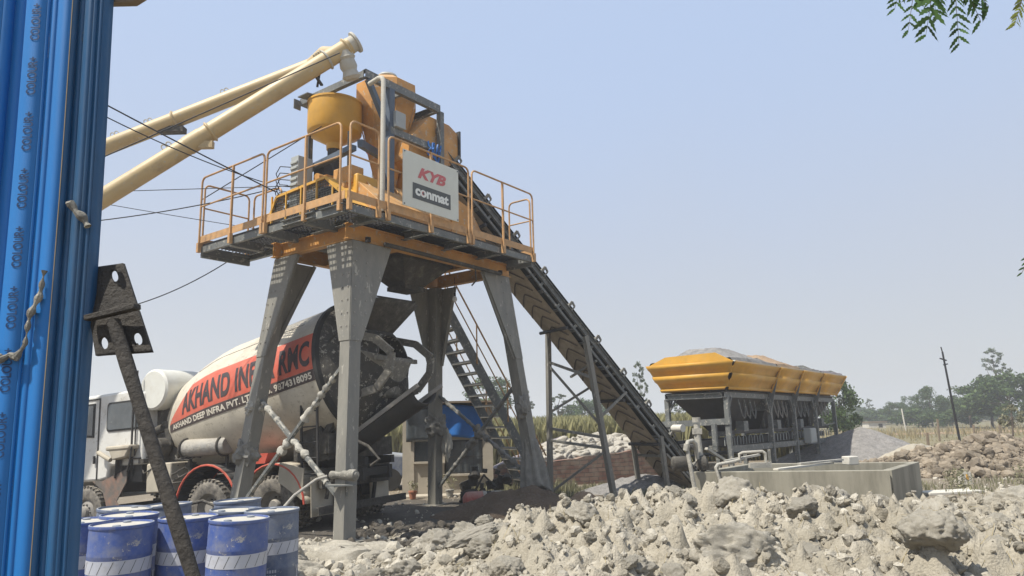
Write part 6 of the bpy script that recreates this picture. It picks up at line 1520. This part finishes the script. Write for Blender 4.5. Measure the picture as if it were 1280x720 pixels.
tree_proto('d1', 11, 8, 3.6, 6.2, 46, 120, .20); tree_proto('d2', 12, 7, 3.9, 5.4, 46, 120, .20); tree_proto('d3', 13, 9, 3.3, 6.6, 40, 120, .20)
tree_proto('e1', 14, 13, 2.7, 8.5, 46, 60, .16, leafm='leafpale', kind='open'); tree_proto('e2', 15, 10, 1.9, 6.5, 30, 60, .15, leafm='leafpale', kind='open')
tree_proto('s', 16, 2.0, .55, 1.1, 14, 50, .06, leafm='weed', kind='dense'); tree_proto('b', 17, 3, 2.4, 2.7, 30, 100, .16)
def tree(key, px, pyt, Y, label, wide=1., group='trees beyond the field', nm='tree', rz=None):
    tm, cm, H0 = TREES[key]; t = aty(px, pyt, Y); x, z = t.x, t.z; s = z/H0
    root = empty(nm, Matrix.Translation((x, Y, 0)) @ Matrix.Rotation(rz if rz is not None else px*.37, 4, 'Z') @ Matrix.Diagonal((s*wide, s*wide, s, 1)), label, 'tree', group)
    for n_, me in (('trunk', tm), ('crown', cm)): o = bpy.data.objects.new(n_, me); COL.objects.link(o); o.parent = root
T_ = [('d2', 1068, 508, 170, 'small hazy tree farthest left in the line beyond the hut', 1.5), ('e2', 1085, 498, 135, 'slim hazy tree above the low brick shed', 1.2), ('d1', 1100, 512, 120, 'low round tree right of the slim hazy tree', 1.3),
 ('d2', 1118, 503, 105, 'broad bushy tree behind the thin white post', 1.15), ('d3', 1136, 494, 120, 'darker round-headed tree behind the bushy ones', 1.1), ('d1', 1160, 486, 92, 'full round green tree left of the leaning pole', .95),
 ('d2', 1183, 497, 98, 'lower tree directly behind the leaning pole', 1.1), ('d3', 1207, 481, 80, 'wide spreading tree just right of the leaning pole', 1.45), ('d1', 1232, 474, 76, 'tall dark tree in the middle of the right-hand clump', 1.2),
 ('d2', 1256, 468, 72, 'big domed tree nearest the right edge', 1.3), ('e1', 1238, 436, 88, 'tall open-crowned tree rising above the right-hand clump', .95), ('e1', 1283, 462, 80, 'thin-leaved tree cut by the right edge of the picture', .7), ('d3', 1290, 490, 70, 'dense low tree at the right edge', 1.3),
 ('d1', 1040, 512, 180, 'faint tree seen just right of the yellow bins', 1.6), ('b', 1146, 512, 88, 'low bush between two larger trees on the field edge', 1.6), ('b', 1190, 514, 84, 'low bush under the lower tree by the leaning pole', 1.8),
 ('e1', 797, 453, 48, 'leafy tree top showing above the conveyor near the bins', .55), ('e2', 870, 494, 58, 'thin tree seen through the legs of the yellow bins', 1.3), ('e2', 848, 498, 66, 'spindly tree behind the left bin leg', 1.4), ('e2', 905, 500, 60, 'pale tree behind the bin frame', 1.3),
 ('d1', 1046, 478, 42, 'dark leafy tree standing at the far end of the yellow bins', .8), ('d3', 610, 468, 75, 'hazy tree seen through the stairs', 1.1), ('e2', 700, 492, 75, 'faint tree seen between the conveyor trestle posts', 1.6), ('d2', 730, 500, 85, 'low hazy tree behind the conveyor trestle', 1.3), ('e1', 655, 480, 90, 'hazy tree right of the leg draped in cloth', .9)]
for a in T_: tree(a[0], a[1], a[2], a[3], a[4], a[5])
tree('s', 1260, 506, 34, 'young sapling with a thin stem in the dry field right of the stone pile', 1.1, None, 'sapling')
rr = random.Random(4)
for i in range(40):
    px = 1040+i*6.5; Y = 120+rr.uniform(-12, 35)
    tm, cm, H0 = TREES['b']; t = aty(px, 520-rr.random()*8, Y); s = t.z/H0
    root = empty('hedge_bush', Matrix.Translation((t.x, Y, 0)) @ Matrix.Rotation(i, 4, 'Z') @ Matrix.Diagonal((s*1.6, s*1.6, s, 1)), 'hazy low bush in the hedge line at the far edge of the field', 'bush', 'bushes along the far field edge')
    o = bpy.data.objects.new('crown', cm); COL.objects.link(o); o.parent = root
# standing crop behind the brick wall
def blades(name, n, xr, yr, hf, wd, matn, seed, hz=0., bend=.35, ground=True, keep=None, grp=None):
    r = np.random.default_rng(seed); P = []; c = 0
    while c < n:
        x = r.uniform(*xr); y = r.uniform(*yr)
        if keep and not keep(x, y): continue
        c += 1; h = hf(r); z = (ground_h(x, y) if ground else 0)+hz; a = r.uniform(0, 6.28); dxx, dyy = math.cos(a), math.sin(a); b = bend*h*r.uniform(.2, 1); w_ = wd*r.uniform(.6, 1.3); ta = r.uniform(0, 6.28); ux, uy = math.cos(ta)*w_, math.sin(ta)*w_
        P += [(x-ux, y-uy, z), (x+ux, y+uy, z), (x+ux*.7+dxx*b*.3, y+uy*.7+dyy*b*.3, z+h*.6), (x+dxx*b, y+dyy*b, z+h)]
    P = np.array(P); return tag(link(name, np_mesh(name, P, np.arange(len(P)).reshape(-1, 4), [], False), M[matn]), None, None, None, 'stuff')
blades('standing_crop', 26000, (-7, 12), (30, 36), lambda r: r.uniform(1.55, 2.1), .016, 'crop', 1, ground=False, bend=.45)
mb = MB(); mb.b2((-7, 31.2, 0), (11.5, 37, 1.2)); 
tag(build(mb, 'crop_mass', M['crop']), None, None, None, 'stuff')
blades('dry_field_grass', 16000, (8, 75), (27, 75), lambda r: r.uniform(.03, .12), .03, 'straw', 2, ground=False, keep=lambda x, y: x > y*.38)
blades('field_scrub', 2200, (12, 70), (50, 74), lambda r: r.uniform(.2, .65), .05, 'straw', 9, ground=False, keep=lambda x, y: x > y*.42 and math.sin(x*.7)+math.sin(y*.9) > -.3)
def wk(x, y):
    return (fbm(x, y, 4, 3, .7) > -.05)
blades('weeds', 3200, (.6, 4.2), (16.2, 19.6), lambda r: r.uniform(.05, .22), .010, 'weed', 3, keep=wk)
blades('weeds_by_stones', 1500, (9.3, 16), (15.5, 19.4), lambda r: r.uniform(.04, .18), .010, 'weed', 4, keep=lambda x, y: fbm(x, y, 4, 3, .6) > -.02)
blades('weeds_by_wall', 1200, (-1.2, 1.5), (18.0, 19.6), lambda r: r.uniform(.08, .35), .011, 'weed', 5)
for i, (x, y, s) in enumerate([(10.2, 17.0, .32), (11.6, 16.6, .40), (12.9, 17.3, .36)]):
    P, F = leafcloud(420, (0, 0, s*.7), s, .035); mb = MB(); mb.add(P, F); solo(mb, 'weed_clump', M['weed'], ['small scrubby weed clump left in front of the stone pile', 'larger scrubby weed clump in front of the stone pile', 'weed clump nearest the right edge before the stone pile'][i], 'weed clump', 'weed clumps before the stone pile', Matrix.Translation((x, y, 0)))
# straws and root bits lying on the heap
rs_ = np.random.default_rng(21); P = []
while len(P) < 4*900:
    x = rs_.uniform(-2.5, 7.5); y = rs_.uniform(4.2, 10)
    if abs(x) > y*.8 or fbm(x, y, 12, 2, .9) < -.12: continue
    a = rs_.uniform(0, 6.28); l = rs_.uniform(.03, .14); z = ground_h(x, y)+.03; x2, y2 = x+l*math.cos(a), y+l*math.sin(a); z2 = ground_h(x2, y2)+.03+rs_.uniform(0, .03); px_, py_ = -math.sin(a)*.0022, math.cos(a)*.0022
    P += [(x-px_, y-py_, z), (x+px_, y+py_, z+.002), (x2+px_, y2+py_, z2+.002), (x2-px_, y2-py_, z2)]
P = np.array(P); tag(link('straw_litter', np_mesh('straw_litter', P, np.arange(len(P)).reshape(-1, 4), [], False), M['straw']), None, None, None, 'stuff')
# fence posts, shed and white post in the field
for i, (px, y0, y1, Y) in enumerate([(1171, 524, 537, 45), (1216, 531, 541, 42), (1158, 541, 552, 33), (1248, 526, 535, 48), (1262, 548, 556, 30)]):
    t = aty(px, y0, Y); mb = MB(); mb.bar((0, 0, -.05), (.03, 0, t.z), .09, .09); solo(mb, 'fence_post', M['wood'], ['weathered post left of the leaning pole', 'weathered post above the top of the stone pile', 'short dark post left of the stone pile', 'small post near the path', 'stub post near the sapling'][i], 'post', 'posts in the dry field', Matrix.Translation((t.x, Y, 0)))
t = aty(1127, 511, 75); mb = MB(); mb.tube([(0, 0, -.1), (-.15, 0, t.z)], .07, 8); solo(mb, 'white_post', M['pale'], 'thin white post in front of the trees', 'post', None, Matrix.Translation((t.x+.15, 75, 0)))
t = aty(1092, 527, 95); shed = empty('field_shed', Matrix.Translation((t.x, 95, 0)), 'low pale shed at the far left of the field', 'shed'); mb = MB(); mb.box((0, 0, t.z*.45), (2.2, 1.8, t.z*.9)); build(mb, 'wall', M['pale'], shed); mb = MB(); mb.box((0, 0, t.z*.95), (2.5, 2.1, .12)); build(mb, 'roof', M['wood'], shed); mb = MB(); mb.box((.4, -.91, t.z*.35), (.5, .03, t.z*.6)); build(mb, 'door', M['dark'], shed)

# ------------------------------------------------------------------ neem sprays hanging into the top right
def spray(px, py, px2, py2, Y, npair, ll, matn, label, seed, size=1.):
    r = random.Random(seed); a = aty(px, py, Y); b = aty(px2, py2, Y+.05); o = a.copy(); root = empty('neem_spray', Matrix.Translation(o), label, 'leaf spray', 'neem sprays hanging into the top of the picture')
    d = b-a; L = d.length; pts = [Vector((0, 0, 0)), d*.5+Vector((0, 0, L*.06)), d]
    mb = MB(); mb.tube(pts, [.0022, .0015, .0008], 5); build(mb, 'stem', M['bark'], root); mb = MB()
    for i in range(npair):
        f = .12+.86*i/(npair-1); c = pts[0].lerp(pts[1], f*2) if f < .5 else pts[1].lerp(pts[2], (f-.5)*2)
        for s in (-1, 1):
            if i == npair-1 and s < 0: continue
            dn = d.normalized(); sd_ = Vector((dn.z, r.uniform(-.5, .5), -dn.x)).normalized()*s
            ld = (sd_*.9+dn*.55+Vector((0, 0, -.35))+Vector((r.uniform(-.2, .2), r.uniform(-.4, .4), r.uniform(-.2, .2)))).normalized(); l_ = ll*r.uniform(.75, 1.1)*(1-.3*abs(f-.45)); wv = ld.cross(Vector((r.uniform(-.4, .4), -1, r.uniform(-.4, .4)))).normalized()
            m_ = 9; vs = []; k = 0
            for j in range(m_+1):
                g_ = j/m_; w_ = l_*.17*math.sin(math.pi*min(1, g_*.93+.05))**.8*(1-.45*g_); w2 = w_*(1+.28*((j % 2)*2-1)) if 0 < j < m_ else w_*.3
                cen = c+ld*(l_*g_)+Vector((0, 0, -l_*.22*g_*g_))+wv*(l_*.10*g_*g_*s); vs += [cen-wv*w2, cen+wv*w2+Vector((0, -.0015, 0))]
            mb.add(vs, [(2*j, 2*j+1, 2*j+3, 2*j+2) for j in range(m_)], 0, False)
    build(mb, 'leaflets', M[matn], root)
Yn = 2.6
spray(1135, -40, 1118, 12, Yn, 7, .055, 'neem', 'leftmost neem spray just dipping into the picture', 1)
spray(1150, -45, 1135, 40, Yn, 9, .055, 'neem', 'second neem spray from the left with yellowish tips', 2)
spray(1175, -50, 1157, 46, Yn, 9, .085, 'neem', 'large dark neem spray left of the longest one', 3)
spray(1165, -40, 1170, 22, Yn+.1, 8, .07, 'neem', 'short neem spray tucked behind the large dark one', 9)
spray(1192, -50, 1199, 57, Yn, 12, .062, 'neem', 'longest neem spray hanging lowest in the middle', 4)
spray(1200, -30, 1236, 8, Yn, 9, .07, 'neem', 'neem spray stretching to the right at the top', 5)
spray(1195, -40, 1226, 27, Yn, 9, .06, 'neem', 'neem spray pointing down right beside the longest one', 6)
spray(1290, -30, 1268, 32, Yn, 16, .045, 'neemy', 'bright yellow-green young neem spray at the right edge', 7)
spray(1300, 300, 1277, 342, Yn, 7, .035, 'neem', 'tiny leaf tip poking in halfway down the right edge', 8)
mb = MB(); p = [aty(1110, -55, Yn), aty(1170, -50, Yn), aty(1230, -42, Yn), aty(1330, -30, Yn)]; o = p[0]; mb.tube([q_-o for q_ in p], [.004, .006, .008, .012], 8); solo(mb, 'neem_twig', M['bark'], 'neem twig above the picture carrying the hanging sprays', 'twig', None, Matrix.Translation(o))

# ------------------------------------------------------------------ haze
hz = bpy.data.materials.new('haze'); hz.use_nodes = True; n = hz.node_tree; n.nodes.clear()
pv = n.nodes.new('ShaderNodeVolumePrincipled'); pv.inputs['Color'].default_value = (.93, .95, .98, 1); pv.inputs['Density'].default_value = HAZE; pv.inputs['Anisotropy'].default_value = .35
oo = n.nodes.new('ShaderNodeOutputMaterial'); n.links.new(pv.outputs[0], oo.inputs['Volume'])
mb = MB(); mb.b2((-1000, -60, -1.5), (1000, 1500, 24)); tag(build(mb, 'haze', hz), None, None, None, 'stuff')
